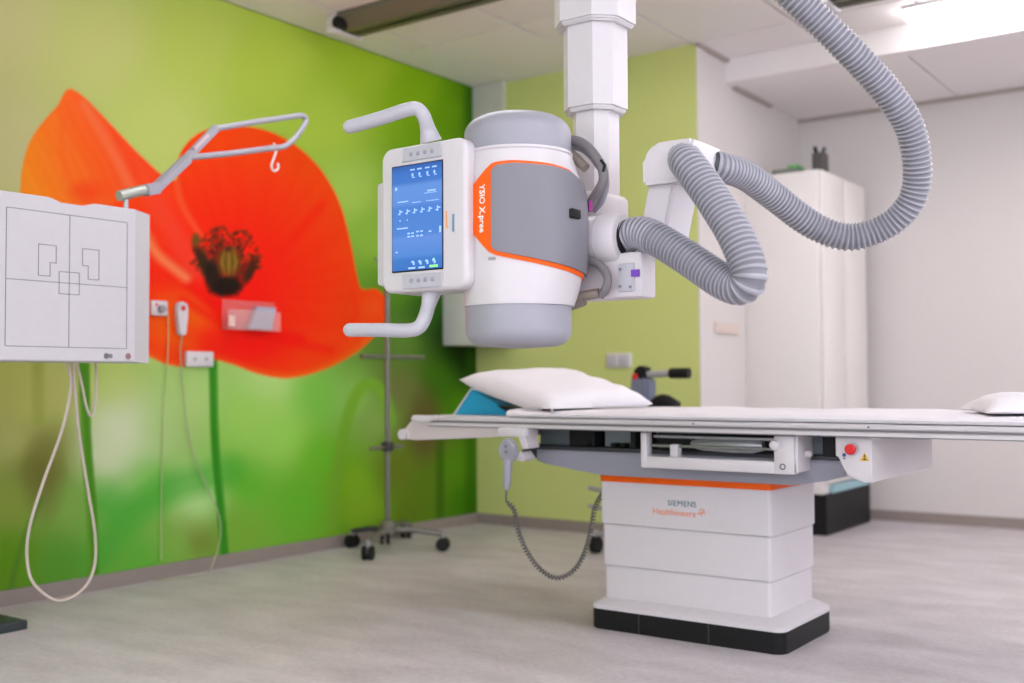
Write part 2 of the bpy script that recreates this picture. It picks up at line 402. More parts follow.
# upper ceiling: backing plate with separate tiles hung below it
ceil = struct('ceiling', bx(XW-.1, XR+.1, YF-.1, YBK+.02, ZC+.022, ZC+.1), CEILG, 'suspended ceiling of pale tiles', 'ceiling')
xs = [XW, -3.95] + [-3.95+.607*i for i in range(1, 11)] + [XR]
ysm = [YF, -1.3, -.1, 1.06, 2.26, 3.46, 4.66, 5.5, YBK]
tcache = {}
for i in range(len(xs)-1):
    for j in range(len(ysm)-1):
        g = .007; w_, d_ = round(xs[i+1]-xs[i], 3), round(ysm[j+1]-ysm[j], 3)
        if (w_, d_) not in tcache:
            b_ = bx(g, w_-g, g, d_-g, ZC, ZC+.022, bev=.003, seg=1); me = bpy.data.meshes.new('ceiling_tile'); b_.to_mesh(me); b_.free()
            me.materials.append(CEILM); tcache[(w_, d_)] = me
        o = bpy.data.objects.new('ceiling_tile', tcache[(w_, d_)]); col.objects.link(o); o.parent = ceil; o.location = (xs[i], ysm[j], 0)
struct('ceiling_bulkhead', bx(XA, XR, YBK, YBK+.1, ZL, ZC+.02), CEILM, 'white bulkhead where the ceiling steps down', 'bulkhead')
lowc = struct('ceiling_alcove', bx(XA, XR, YBK+.1, YA, ZL+.022, ZL+.1), CEILG, 'lower ceiling of the white alcove', 'ceiling')
for i in range(5):
    x0 = XA + i*1.022
    obj('ceiling_tile', bx(x0+.004, x0+1.018, YBK+.1, YA-.004, ZL, ZL+.022, bev=.003, seg=1), CEILM, lowc, 0)
struct('trim_1', bx(XA-.001, XA+.03, YB-.012, YBK, ZC-.02, ZC), CEILG, 'dark edge strip under the ceiling beside the green wall', 'trim')
struct('trim_2', bx(XA, XA+.03, YBK+.1, YBK+.65, ZL-.02, ZL), CEILG, 'dark edge strip under the lower alcove ceiling', 'trim')
struct('trim_3', bx(XA, XR, YA-.03, YA, ZL-.02, ZL), CEILG, 'beige edge strip where white rear wall meets ceiling', 'trim')
struct('trim_4', bx(XA, XA+.02, 5.72, 6.02, 1.17, 1.23), mat('beige_strip', (214, 196, 186), .6), 'short beige guard strip on the alcove side wall', 'trim')
struct('trim_5', bx(XW, -4.04, YB-.03, YB, 1.5, ZC), mat('grey_white_casing', (206, 204, 196), .7), 'pale boxed pipe casing in the corner under the ceiling', 'casing')

# glowing windows, unseen and added to lift the ambient light
FILLP = mat('glowing_fill_pane', (240, 246, 255), .3, emit=(236, 243, 255), estr=WINDOW_FILL)
def window(name, a0, a1, z0, z1, wall, label, panes=3):
    def bb(u0, u1, w0, w1, d0, d1): return bx(u0, u1, YF+d0, YF+d1, w0, w1) if wall == 'front' else bx(XR-d1, XR-d0, u0, u1, w0, w1)
    b = bb(a0-.06, a1+.06, z0-.06, z0, 0, .04); fr = struct(name, b, WHITE, label, 'added window')
    obj('window_frame', bb(a0-.06, a1+.06, z1, z1+.06, 0, .04), WHITE, fr, 0)
    w_ = (a1-a0)/panes
    for i in range(panes+1): obj('mullion', bb(a0+i*w_-.03, a0+i*w_+.03, z0, z1, 0, .04), WHITE, fr, 0)
    for i in range(panes): obj('pane', bb(a0+i*w_+.03, a0+(i+1)*w_-.03, z0, z1, .008, .014), FILLP, fr, 0)
window('added_window_1', -3.4, 1.6, .9, 2.4, 'front', 'wide glowing window added behind the camera as fill light', 4)
window('added_window_2', -1.6, 5.6, .9, 2.4, 'right', 'glowing window added for fill light in the wall outside the right of the picture', 6)

# luminaires: the bulkhead one is real, the unseen others are added fill
DIFF = mat('lamp_diffuser', (255, 255, 255), .5, emit=(252, 249, 252), estr=LAMP)
def luminaire(x0, x1, y0, y1, label, z=ZC):
    t = thing('ceiling_luminaire', label, 'lamp', ((x0+x1)/2, (y0+y1)/2, z), 'linear ceiling luminaires')
    obj('housing', bx(x0, x1, y0, y1, z-.02, z, bev=.003, seg=1), WHITE, t, 0)
    obj('diffuser', bx(x0+.01, x1-.01, y0+.01, y1-.01, z-.065, z-.02, bev=.008), DIFF, t)
luminaire(.3, 2.1, 6.4, 6.6, 'added alcove fill lamp outside the right of the picture', ZL)
luminaire(-1.6, 1.4, 5.6, 5.78, 'lit linear lamp at the ceiling in front of the white bulkhead')
luminaire(-3.35, -2.0, 2.85, 3.1, 'ceiling lamp added to wash the poppy wall, out of view')
luminaire(-2.1, -.2, 4.45, 4.65, 'added fill lamp above the far side of the table, out of view')
luminaire(-.2, 2.1, 1.9, 2.1, 'added fill lamp over the right of the room, out of view')
luminaire(-3.9, -1.4, -.9, -.65, 'added fill lamp left of the camera, out of view')
luminaire(-.6, 2.1, -.5, -.25, 'unseen fill lamp added behind the camera on the right')

# ceiling rails
def rail(x0, x1, yc, label, end=True, zt=ZC):
    t = thing('ceiling_rail', label, 'rail', (x0, yc, zt), 'ceiling rails')
    b = B(); prism(b, [(yc-.10, zt), (yc-.10, zt-.03), (yc-.06, zt-.09), (yc+.06, zt-.09), (yc+.10, zt-.03), (yc+.10, zt)], 'x', x0, x1)
    obj('profile', b, OLIVE, t, 0)
    b = B(); box(b, x0, x1, yc-.012, yc+.012, zt-.09, zt-.0845); obj('slot', b, DARK, t, 0)
    b = B(); box(b, x0-.09, x0, yc-.10, yc+.10, zt-.10, zt, bev=.015); e = obj('end_cap', b, WHITE, t)
    b = B(); cyl(b, (x0+.02, yc-.04, zt-.06), (x0+.02, yc-.125, zt-.06), .03, 18); obj('bumper', b, BLACK, e)
rail(-3.95, 2.3, 4.05, 'long grey ceiling rail ending near the poppy wall')
rail(-3.98, 2.3, 1.1, 'ceiling rail in front of the tube column, out of view')
rail(-1.78, 2.3, 5.13, 'short ceiling rail with black end behind the grey hose')
t = thing('ceiling_bridge', 'crosswise ceiling bridge that carries the tube column, out of view', 'bridge', (-1.56, 2.56, 2.68))
for dx in (-.16, .12):
    obj('beam', bx(-1.56+dx, -1.52+dx, .98, 4.15, 2.64, 2.70), ALU, t, 0)
obj('cross_plate', bx(-1.72, -1.40, 2.35, 2.8, 2.628, 2.64), WHITE, t, 0)

# ------------------------------------------------------------------ x-ray tube unit
CX, CY = -1.598, 2.62                       # column axis
TX, TY = -1.659, 2.325                     # axis of the tube barrel
unit = thing('xray_tube_unit', 'ceiling-hung white and grey x-ray tube with orange panel, display and ribbed hoses', 'x-ray tube', (CX, CY, 2.628))
def octo(bm, cx, cy, hx, hy, ch, z0, z1, bev=.006):
    pts = [(cx+hx, cy-hy+ch), (cx+hx, cy+hy-ch), (cx+hx-ch, cy+hy), (cx-hx+ch, cy+hy), (cx-hx, cy+hy-ch), (cx-hx, cy-hy+ch), (cx-hx+ch, cy-hy), (cx+hx-ch, cy-hy)]
    return prism(bm, pts, 'z', z0, z1, bev)
obj('carriage', octo(B(), CX, CY, .2, .2, .03, 2.45, 2.628), WHITE, unit, 30)
for hx, z0, z1 in ((.103, 1.895, 2.45), (.081, 1.655, 1.93), (.0585, 1.40, 1.70)):
    obj('column_section', octo(B(), CX, CY, hx, hx, hx*.5, z0, z1), WHITE, unit, 30)
    if z0 > 1.5:
        obj('joint_collar', octo(B(), CX, CY, hx*.93, hx*.93, hx*.48, z0-.006, z0+.001, .002), WHITE, unit, 30)
# barrel
def brad(a):
    t = min(1, max(0, (a+60)/95)); t = t*t*(3-2*t)
    return .147 + .026*t
def bprof(z):
    u = abs((z-1.29)/.195); return 1 - .035*min(1, u)**4
def brad2(r, z): return (.147 + (r-.147)*max(0, 1-abs((z-1.285)/.2)**3))*bprof(z)
def bsurf(adeg, z, off=0):
    a = math.radians(adeg); r = brad2(brad(adeg), z)+off
    return V(TX + r*math.cos(a), TY + r*math.sin(a), z)
def bang(a):       # smooth all round
    a = (a+180) % 360 - 180
    return a
b = B(); rings = []
zs_ = np.linspace(1.094, 1.488, 22)
for z in zs_:
    ring = []
    for k in range(72):
        a = -180 + 5*k; t = max(0, 1-abs(((a-45+180) % 360)-180)/100); t = t*t*(3-2*t)
        r = brad2(brad(a) if a < 45 else .147 + .026*t, z)
        ring.append(b.verts.new((TX+r*math.cos(math.radians(a)), TY+r*math.sin(math.radians(a)), z)))
    rings.append(ring)
for A, C in zip(rings, rings[1:]):
    for k in range(72): b.faces.new((A[k], A[(k+1) % 72], C[(k+1) % 72], C[k]))
b.faces.new(rings[0][::-1]); b.faces.new(rings[-1])
shell = obj('tube_housing', b, WHITE, unit, 40)
def cap(z0, z1, R, name, rx, ry):
    s = 1 if z1 > z0 else -1; h = abs(z1-z0)
    prof = [(R*.97, z0-s*.01), (R, z0)]
    prof += [(R, z0+s*(h-ry))]
    for i in range(1, 10):
        t = i/9*PI/2; prof.append((R-rx+rx*math.cos(t), z0+s*(h-ry+ry*math.sin(t))))
    prof.append((R*.2, z0+s*(h+.004)))
    obj(name, lathe(B(), (TX, TY, 0), prof, 48), GREYP, unit, 40)
cap(1.488, 1.595, .141, 'end_cap', .07, .05); cap(1.094, .990, .139, 'end_cap', .05, .042)
b = B(); lathe(b, (TX, TY, 0), [(.144, 1.485), (.146, 1.488), (.144, 1.494)], 48); obj('seam_ring', b, WHITE, unit)
def patch(colsA, hi, lo, off, name, m, parent, rows=18):
    b = B(); grid = []
    n = len(colsA)
    for i, a in enumerate(colsA):
        h, l = np.interp(a, *zip(*hi)), np.interp(a, *zip(*lo)); cl = []
        for j in range(rows+3):
            t = min(1, max(0, (j-1)/rows)); o_ = off if (0 < j < rows+2 and 0 < i < n-1) else -.004
            z = l+(h-l)*t
            cl.append(b.verts.new(bsurf(a, z, o_)))
        grid.append(cl)
    for A, C in zip(grid, grid[1:]):
        for j in range(rows+2): b.faces.new((A[j], C[j], C[j+1], A[j+1]))
    return obj(name, b, m, parent, 50)
A1 = [-104, -103.9] + list(np.linspace(-103, 40, 60)) + [41]
orange = patch(A1, [(-104, 1.398), (-82, 1.446), (-76, 1.450), (-60, 1.452), (-20, 1.446), (0, 1.438), (20, 1.416), (34, 1.385), (41, 1.35)],
               [(-104, 1.275), (-84, 1.224), (-76, 1.214), (-60, 1.205), (-20, 1.184), (10, 1.170), (41, 1.162)], .004, 'orange_panel', ORANGE, unit)
A2 = [-80, -79.9, -79, -77.5, -75] + list(np.linspace(-72, 40, 50)) + [41]
grey = patch(A2, [(-80, 1.425), (-78.5, 1.434), (-75, 1.440), (-60, 1.444), (-20, 1.439), (0, 1.431), (20, 1.408), (34, 1.376), (41, 1.34)],
             [(-80, 1.240), (-78.5, 1.231), (-75, 1.225), (-60, 1.216), (-20, 1.195), (10, 1.181), (41, 1.172)], .011, 'side_panel', PANELG, unit)
def bend(x, y, z):      # lettering reads downwards on the orange strip
    a = -91.5 + math.degrees(y/.149)
    return bsurf(a, 1.335 - x, .0048+z)
text_obj('lettering', 'YSIO X.pree', .0235, None, mat('white_print', (250, 246, 240), .5), orange, fn=bend, bold=True)
obj('cable_slot', bx(TX+.158, TX+.184, TY-.02, TY+.02, 1.31, 1.335, bev=.004), BLACK, unit)
b = B()
for k in range(3):
    p = bsurf(-84+k*2.6, 1.207, 0); lathe(b, p, [(.0045, -.001), (.0045, .0012)], 10, 'y')
obj('rating_mark', b, GREYP, unit)
# collimator and display
obj('collimator', bx(-1.985, -1.72, 2.215, 2.42, 1.15, 1.50, bev=.03, seg=3), WHITE, unit)
obj('beam_window', bx(-2.082, -1.98, 2.235, 2.42, 1.165, 1.455, bev=.012), WHITE, unit)
def slab(x0, x1, z0, z1, r, y0, y1, e=.01):
    b = B(); rings = []
    for y, i in [(y1, e), (y1-e*.3, e*.3), (y1-e, 0)] + [(y0+e*(1-math.sin(t)), e*(1-math.cos(t))) for t in [k/5*PI/2 for k in range(6)]]:
        rings.append([b.verts.new((p[0], y, p[1])) for p in rrect(x0+i, x1-i, z0+i, z1-i, r-i, 8)])
    for A, C in zip(rings, rings[1:]):
        for k in range(len(A)): b.faces.new((A[k], A[(k+1) % len(A)], C[(k+1) % len(A)], C[k]))
    b.faces.new(rings[0][::-1]); b.faces.new(rings[-1]); return b
disp = obj('display_unit', slab(-1.985, -1.694, 1.134, 1.520, .034, 2.15, 2.28, .012), WHITE, unit, 40)
SX0, SX1, SZ0, SZ1 = -1.941, -1.772, 1.191, 1.466
obj('screen_bezel', bx(SX0-.003, SX1+.003, 2.1485, 2.152, SZ0-.004, SZ1+.003), BLACK, disp, 0)
SCR = bpy.data.materials.new('screen_lit'); SCR.use_nodes = True
def screen_mat():
    nt = SCR.node_tree; bs = nt.nodes['Principled BSDF']; tc = nt.nodes.new('ShaderNodeTexCoord'); sp = nt.nodes.new('ShaderNodeSeparateXYZ')
    nt.links.new(tc.outputs['Generated'], sp.inputs['Vector']); r = nt.nodes.new('ShaderNodeValToRGB'); nt.links.new(sp.outputs['Z'], r.inputs['Fac'])
    stops = [(0, (58, 118, 206)), (.1, (66, 124, 212)), (.14, (88, 142, 226)), (.3, (106, 150, 234)), (.34, (84, 138, 224)), (.6, (80, 134, 222)), (.64, (102, 150, 232)), (.8, (104, 152, 232)), (.84, (66, 122, 212)), (.93, (60, 116, 208)), (1, (44, 92, 180))]
    el = r.color_ramp.elements
    while len(el) < len(stops): el.new(.5)
    for e, (p, c) in zip(el, stops): e.position = p; e.color = lin(*c)
    nt.links.new(r.outputs['Color'], bs.inputs['Emission Color']); bs.inputs['Emission Strength'].default_value = .9
    bs.inputs['Base Color'].default_value = (.01, .02, .04, 1); bs.inputs['Roughness'].default_value = .25
screen_mat()
scr = obj('screen', bx(SX0, SX1, 2.147, 2.1495, SZ0, SZ1), SCR, disp, 0)
ICON = mat('screen_icons', (120, 150, 210), .5, emit=(158, 190, 246), estr=.85); ICOG = mat('screen_icon_green', (130, 220, 120), .5, emit=(130, 224, 110), estr=.9)
def scrq(bm, u, v, du, dv):
    box(bm, SX0+(u-du/2)*(SX1-SX0), SX0+(u+du/2)*(SX1-SX0), 2.1462, 2.147, SZ0+(v-dv/2)*(SZ1-SZ0), SZ0+(v+dv/2)*(SZ1-SZ0))
b = B()
for u in (.42, .56, .72, .86): scrq(b, u, .955, .09, .012); scrq(b, u, .905, .03, .03); scrq(b, u+.02, .88, .05, .008)
scrq(b, .80, .735, .16, .014); scrq(b, .22, .66, .22, .010); scrq(b, .50, .64, .18, .006); scrq(b, .82, .64, .24, .006); scrq(b, .78, .715, .24, .005)
for u in (.16, .31, .46, .61, .76, .92):
    scrq(b, u, .56, .018, .05); scrq(b, u+.03, .565, .045, .012); scrq(b, u-.02, .545, .03, .012)
for u in (.16, .31): scrq(b, u, .48, .02, .012)
scrq(b, .21, .405, .22, .012); scrq(b, .08, .79, .035, .03); scrq(b, .09, .18, .04, .012)
for u, v in ((.34, .35), (.42, .35), (.34, .32), (.42, .32), (.52, .36), (.60, .36), (.52, .32), (.60, .32), (.77, .35)): scrq(b, u, v, .05, .014)
scrq(b, .97, .36, .035, .06)
for u in (.42, .56, .70, .84): scrq(b, u, .075, .045, .022); scrq(b, u+.02, .06, .03, .03)
scrq(b, .40, .018, .14, .016); scrq(b, .60, .018, .12, .016)
o = obj('screen_symbols', b, ICON, disp, 0); o['kind'] = 'stuff'; o['label'] = 'pale symbols and text lines on the blue screen'
b = B(); scrq(b, .84, .022, .16, .022); scrq(b, .84, .085, .03, .02); obj('green_screen_key', b, ICOG, disp, 0)
for zc, s in ((1.494, 1), (1.163, -1)):
    b = B(); hw = .069
    zt, zb = zc+.021*s, zc-.017*s
    prism(b, [(-1.838-hw+.004, zt), (-1.838+hw-.004, zt), (-1.838+hw, zb), (-1.838-hw, zb)], 'y', 2.1455, 2.152, bev=.002, seg=1)
    k = obj('key_strip', b, LGREY, disp)
    for i in range(4):
        obj('key', lathe(B(), (-1.874+i*.024, 2.1455, zc), [(.006, .002), (.006, -.0015), (.004, -.003)], 14, 'y'), GREYP, disp)
obj('status_light', bx(-1.759, -1.755, 2.1475, 2.151, 1.29, 1.335), mat('amber_light', (240, 170, 110), .4), disp, 0)
obj('status_light', bx(-1.738, -1.733, 2.1475, 2.151, 1.28, 1.325), mat('blue_grey_light', (110, 140, 170), .4), disp, 0)
# handles
def handle(pts, name='handle'):
    p, x_ = resample(catmull(pts, 10), .006); n = len(p)
    rs = [.0185 + .012*max(0, 1-(n-1-i)/9)**1.5 for i in range(n)]
    rs[0] = .013; rs[1] = .017
    obj(name, tube(B(), p, rs, 18), GREYP if False else LGREY, unit, 45)
h0 = [at(346, 128, Y=2.12), at(380, 118.5, Y=2.135), at(408, 109.5, Y=2.15), at(418, 109.5, Y=2.16), at(424, 117, Y=2.17), at(428, 130, Y=2.19), at(431, 142, Y=2.20)]
handle(h0)
h1 = [at(346, 330, Y=2.12), at(380, 330, Y=2.135), at(407, 330.5, Y=2.15), at(419, 327, Y=2.16), at(425, 317, Y=2.17), at(429, 303, Y=2.19), at(432, 288, Y=2.20)]
handle(h1)
# yoke, swivel joint, connection box and hose arm behind the barrel
b = B(); box(b, CX-.07, CX+.07, CY-.10, CY+.07, 1.33, 1.42, bev=.02, seg=3); obj('yoke', b, WHITE, unit)
b = B(); lathe(b, (0, 2.50, 1.275), [(.045, -1.62), (.060, -1.56), (.070, -1.53), (.070, -1.452), (.063, -1.440), (.05, -1.436)], 32, 'x'); obj('swivel_joint', b, WHITE, unit, 40)
b = B(); lathe(b, (0, 2.50, 1.275), [(.070, -1.502), (.0708, -1.500), (.070, -1.498)], 32, 'x'); obj('joint_seam', b, LGREY, unit)
b = B(); lathe(b, (0, 2.50, 1.275), [(.049, -1.438), (.049, -1.428)], 32, 'x'); obj('hose_flange', b, BLACK, unit)
obj('connection_box', bx(-1.60, -1.372, 2.47, 2.55, 1.115, 1.235, bev=.010), WHITE, unit)
obj('connection_plate', bx(-1.44, -1.392, 2.463, 2.472, 1.130, 1.205, bev=.004), LGREY, unit)
for px_, pz in ((-1.432, 1.19), (-1.432, 1.145), (-1.402, 1.142)):
    obj('screw', lathe(B(), (px_, 2.464, pz), [(.004, 0), (.004, -.003)], 10, 'y'), STEEL, unit)
obj('purple_sticker', bx(-1.399, -1.378, 2.4605, 2.4705, 1.168, 1.186), PURPLE, unit, 0)
# hose arm: slanting lower piece and rounded upper piece
b = B(); prism(b, [(-1.405, 1.23), (-1.325, 1.23), (-1.285, 1.41), (-1.362, 1.41)], 'y', 2.49, 2.63, bev=.008)
obj('hose_arm', b, WHITE, unit)
b = B(); prism(b, rrect(-1.366, -1.222, 1.402, 1.508, (.01, .045, .008, .008), 6), 'y', 2.47, 2.64, bev=.01)
obj('hose_arm_head', b, WHITE, unit, 40)
# ribbed hoses
HY = 2.47
hp1 = [V(-1.45, 2.50, 1.277)] + [at(x, y, Y=yy) for x, y, yy in ((640, 233, 2.49), (660, 241, 2.47), (692, 261, 2.44), (722, 281, 2.41), (740, 287, 2.39), (749, 279, 2.38), (746, 260, 2.385), (732, 229, 2.40), (713, 199, 2.42), (695, 173, 2.44), (687, 163, 2.46), (684, 158, 2.50))]
obj('ribbed_hose', hose_mesh(B(), hp1, .0415, .0138, .0027, 24), HOSE, unit, 60).data.materials.append(HOSEHL)
hp2 = [at(x, y, Y=yy) for x, y, yy in ((700, 162, 2.60), (720, 167, 2.64), (746, 176, 2.74), (776, 198, 2.86), (811, 224, 2.96), (847, 237, 3.02), (882, 228, 3.05), (908, 206, 3.05), (917, 175, 3.03), (911, 132, 2.98), (894, 101, 2.92), (868, 70, 2.85), (841, 42, 2.78), (811, 13, 2.72), (791, -5, 2.68), (765, -28, 2.64))] + [V(-1.36, 2.62, 2.12), V(-1.42, 2.62, 2.3), V(-1.46, 2.62, 2.50)]
obj('ribbed_hose', hose_mesh(B(), hp2, .0375, .0138, .0027, 24), HOSE, unit, 60).data.materials.append(HOSEHL)
obj('hose_collar', tube(B(), [at(702, 162.5, Y=2.60), at(713, 165.5, Y=2.625)], .0395, 24), DARK, unit)
# high-voltage cables behind the barrel
def cab(pts, r, name, m): obj(name, tube(B(), catmull(pts, 8), r, 12), m, unit, 50)
cab([at(566, 140, Y=2.42), at(580, 142, Y=2.43), at(592, 152, Y=2.43), at(602, 168, Y=2.43), at(603, 182, Y=2.43), at(594, 198, Y=2.44), at(588, 208, Y=2.46)], .0135, 'cable', CABLEG)
cab([at(570, 146, Y=2.45), at(584, 150, Y=2.46), at(597, 164, Y=2.47), at(606, 180, Y=2.47), at(602, 200, Y=2.48), at(594, 210, Y=2.5)], .009, 'cable', GREYP)
cab([at(583, 258, Y=2.44), at(598, 264, Y=2.44), at(607, 276, Y=2.44), at(606, 288, Y=2.44), at(600, 296, Y=2.44)], .0115, 'cable', CABLEG)
for p, q in ((at(568, 152, Y=2.42), at(586, 168, Y=2.42)), (at(574, 298, Y=2.42), at(599, 293, Y=2.43)), (at(568, 306, Y=2.42), at(584, 301, Y=2.42))):
    obj('cable_connector', tube(B(), [p, q], [.015, .013], 14), mat('brass_grey', (150, 140, 130), .35, metal=.6), unit)
obj('cable_clip', tube(B(), [at(601, 160, Y=2.42), at(605, 165, Y=2.42), at(603, 172, Y=2.42)], .004, 8), BLACK, unit)
obj('pink_tag', bx(-1.505, -1.497, 2.43, 2.433, 1.345, 1.375), PINK, unit, 0)

# ------------------------------------------------------------------ patient table
tab = thing('patient_table', 'white x-ray patient table on a telescopic pedestal with orange band', 'table', (-1.76, 3.7, 0))
def rb(x0, x1, y0, y1, z0, z1, r, bev=.004, n=6): return prism(B(), rrect(x0, x1, y0, y1, r, n), 'z', z0, z1, bev)
foot = obj('foot', rb(-2.13, -1.392, 3.425, 3.93, 0, .072, (.09, .06, .03, .035)), BLACK, tab, 40)
for a_ in (-1.93, -1.66): obj('seam', bx(a_, a_+.003, 3.4235, 3.426, .004, .07), DARK, tab, 0)
b = B(); 
o1 = rrect(-2.13, -1.392, 3.425, 3.93, (.09, .06, .03, .035)); o2 = rrect(-2.115, -1.44, 3.472, 3.905, (.06, .05, .03, .03))
A = [b.verts.new((x, y, .072)) for x, y in o1]; Cc = [b.verts.new((x, y, .086)) for x, y in o1]; D_ = [b.verts.new((x, y, .104)) for x, y in o2]
for P_, Q_ in ((A, Cc), (Cc, D_)):
    for k in range(len(A)): b.faces.new((P_[k], P_[(k+1) % len(A)], Q_[(k+1) % len(A)], Q_[k]))
b.faces.new(A[::-1]); b.faces.new(D_)
obj('foot_cover', b, WHITE, tab, 40)
secs = [(.098, .2205, .010), (.2225, .372, .005), (.374, .529, 0)]
for z0, z1, ins in secs:
    obj('pedestal_section', rb(-2.118+ins, -1.452-ins, 3.48+ins, 3.892-ins, z0, z1, .014, .003, 4), WHITE, tab, 40)
b = rb(-2.095, -1.475, 3.505, 3.865, .10, .53, .012, 0, 4); obj('pedestal_core', b, DARK, tab, 40)
obj('orange_band', rb(-2.120, -1.450, 3.478, 3.894, .529, .557, .014, .002, 4), ORANGE, tab, 40)
pf = 3.4795
text_obj('lettering', 'SIEMENS', .0285, (-1.782, pf, .4645), TEAL, tab, spacing=1.08)
text_obj('lettering', 'Healthineers', .032, (-1.813, pf, .4315), ORINK, tab, spacing=1.03)
b = B()
for i, (dx, dz, r_) in enumerate(((-.012, -.006, .003), (-.004, -.004, .0035), (.004, 0, .004), (.011, .006, .0035), (-.004, .006, .003), (.004, .011, .003), (.002, -.009, .0028), (.013, -.003, .0025))):
    lathe(b, (-1.708+dx, pf, .440+dz), [(r_, 0), (r_, -.0006)], 8, 'y')
obj('dotted_emblem', b, ORINK, tab, 0)
# lifting beam
beam = [(-2.37, .640), (-2.37, .597), (-2.33, .588), (-2.20, .570), (-2.08, .556), (-1.36, .556), (-1.24, .575), (-1.165, .600), (-1.165, .640)]
obj('lift_beam', prism(B(), beam, 'y', 3.43, 3.96, bev=.006), BEAMG, tab, 30)
obj('beam_top', bx(-2.42, -1.12, 3.44, 3.95, .638, .655, bev=.004), DARK, tab)
obj('beam_nose', prism(B(), [(-2.46, .652), (-2.46, .615), (-2.36, .598), (-2.36, .652)], 'y', 3.46, 3.92, bev=.004), DARK, tab)
TEALG = mat('module_grey', (112, 122, 128), .5); PALEG = mat('module_pale', (160, 166, 170), .5)
for nm, x0, x1, y0, y1, m in (('slide_module', -2.40, -2.24, 3.5, 3.9, TEALG), ('slide_block', -2.24, -2.13, 3.46, 3.9, BLACK), ('slide_module', -2.12, -1.95, 3.52, 3.9, PALEG),
                              ('slide_block', -1.965, -1.945, 3.44, 3.6, BLACK), ('slide_block', -1.30, -1.25, 3.46, 3.9, TEALG), ('slide_module', -1.25, -1.20, 3.42, 3.9, BLACK)):
    obj(nm, bx(x0, x1, y0, y1, .655, .722, bev=.003, seg=1), m, tab)
for x_ in (-2.16, -2.06, -2.02, -1.90):
    obj('cable_chain_link', bx(x_, x_+.02, 3.46, 3.50, .655, .672, bev=.002, seg=1), BLACK, tab)
# cross frame under the top
obj('cross_frame', bx(-2.44, -.92, 3.40, 4.0, .718, .734), DARK, tab, 0)
obj('table_top', bx(-2.80, -.38, 3.305, 4.10, .734, .764, bev=.006), SHEET if False else WHITE, tab)
RAIL = mat('rail_light_alloy', (206, 201, 203), .35)
for y_, s in ((3.305, -1), (4.10, 1)):
    b = B(); prof = [(y_, .728), (y_+s*.014, .728), (y_+s*.014, .737), (y_+s*.008, .740), (y_+s*.008, .748), (y_+s*.014, .751), (y_+s*.014, .762), (y_, .762)]
    prism(b, prof, 'x', -2.80, -.38); r_ = obj('side_rail', b, RAIL, tab, 0)
    obj('rail_groove', bx(-2.79, -.38, *sorted((y_+s*.007, y_+s*.0086)), .7405, .7475), mat('groove_grey', (120, 116, 118), .5), r_, 0)
    obj('rail_lip', bx(-2.79, -.38, *sorted((y_+s*.002, y_+s*.0135)), .7245, .7285), mat('groove_grey', (120, 116, 118), .5), r_, 0)
b = B(); prism(b, [(-2.862, .764), (-2.90, .722), (-2.925, .708), (-2.925, .672), (-2.86, .668), (-2.42, .692), (-2.42, .729), (-2.79, .729), (-2.80, .764)], 'y', 3.297, 4.09, bev=.003)
obj('end_skirt', b, mat('skirt_grey_white', (206, 196, 194), .5), tab)
b = B(); cyl(b, (-2.922, 3.285, .690), (-2.922, 4.10, .690), .021, 16); obj('end_bar', b, WHITE, tab)
b = B(); prism(b, [(-2.866, .767), (-2.878, .750), (-2.83, .741), (-2.79, .741), (-2.75, .752), (-2.745, .767)], 'y', 3.286, 3.312, bev=.003); obj('corner_cap', b, WHITE, tab)
for x_ in (-1.64, -1.06): obj('rail_screw', lathe(B(), (x_, 3.291, .756), [(.003, .006), (.003, -.001)], 10, 'y'), DARK, tab)
# detector tray
tray = obj('tray_frame', bx(-1.855, -1.305, 3.318, 3.36, .600, .640, bev=.006), WHITE, tab)
obj('tray_post', bx(-1.855, -1.832, 3.3165, 3.36, .600, .722, bev=.005), WHITE, tab)
obj('tray_post', bx(-1.372, -1.305, 3.3165, 3.36, .600, .722, bev=.005), WHITE, tab)
obj('tray_end', bx(-1.330, -1.296, 3.33, 3.80, .605, .722, bev=.004), WHITE, tab)
obj('tray_interior', bx(-1.84, -1.34, 3.42, 3.90, .656, .717), BLACK, tab, 0)
obj('tray_rod', tube(B(), [V(-1.83, 3.35, .676), V(-1.37, 3.35, .676)], .005, 10), STEEL, tab)
obj('tray_rod', tube(B(), [V(-1.83, 3.37, .706), V(-1.37, 3.37, .706)], .005, 10), ALU, tab)
obj('tray_slider', bx(-1.752, -1.722, 3.335, 3.37, .636, .682, bev=.004), WHITE, tab)
b = B(); lathe(b, (0, 3.40, .682), [(.012, -1.70), (.022, -1.66), (.026, -1.56), (.026, -1.48), (.016, -1.44)], 20, 'x'); obj('tray_handle', b, ALU, tab, 50)
obj('tray_knob', lathe(B(), (-1.366, 3.318, .692), [(.015, .01), (.017, -.004), (.014, -.016), (.006, -.02)], 20, 'y'), WHITE, tab)
b = B()
for k in range(24):
    a0, a1 = 2*PI*k/24, 2*PI*(k+1)/24; c0 = V(-1.342, 3.3158, .624)
    vs = [b.verts.new(c0+V(r*math.cos(a), 0, r*math.sin(a))) for a, r in ((a0, .010), (a1, .010), (a1, .0065), (a0, .0065))]; b.faces.new(vs)
obj('ring_mark', b, INK, tab, 0)
obj('tray_latch', lathe(B(), (0, 3.40, .662), [(.010, -1.296), (.012, -1.282), (.006, -1.276)], 14, 'x'), WHITE, tab)
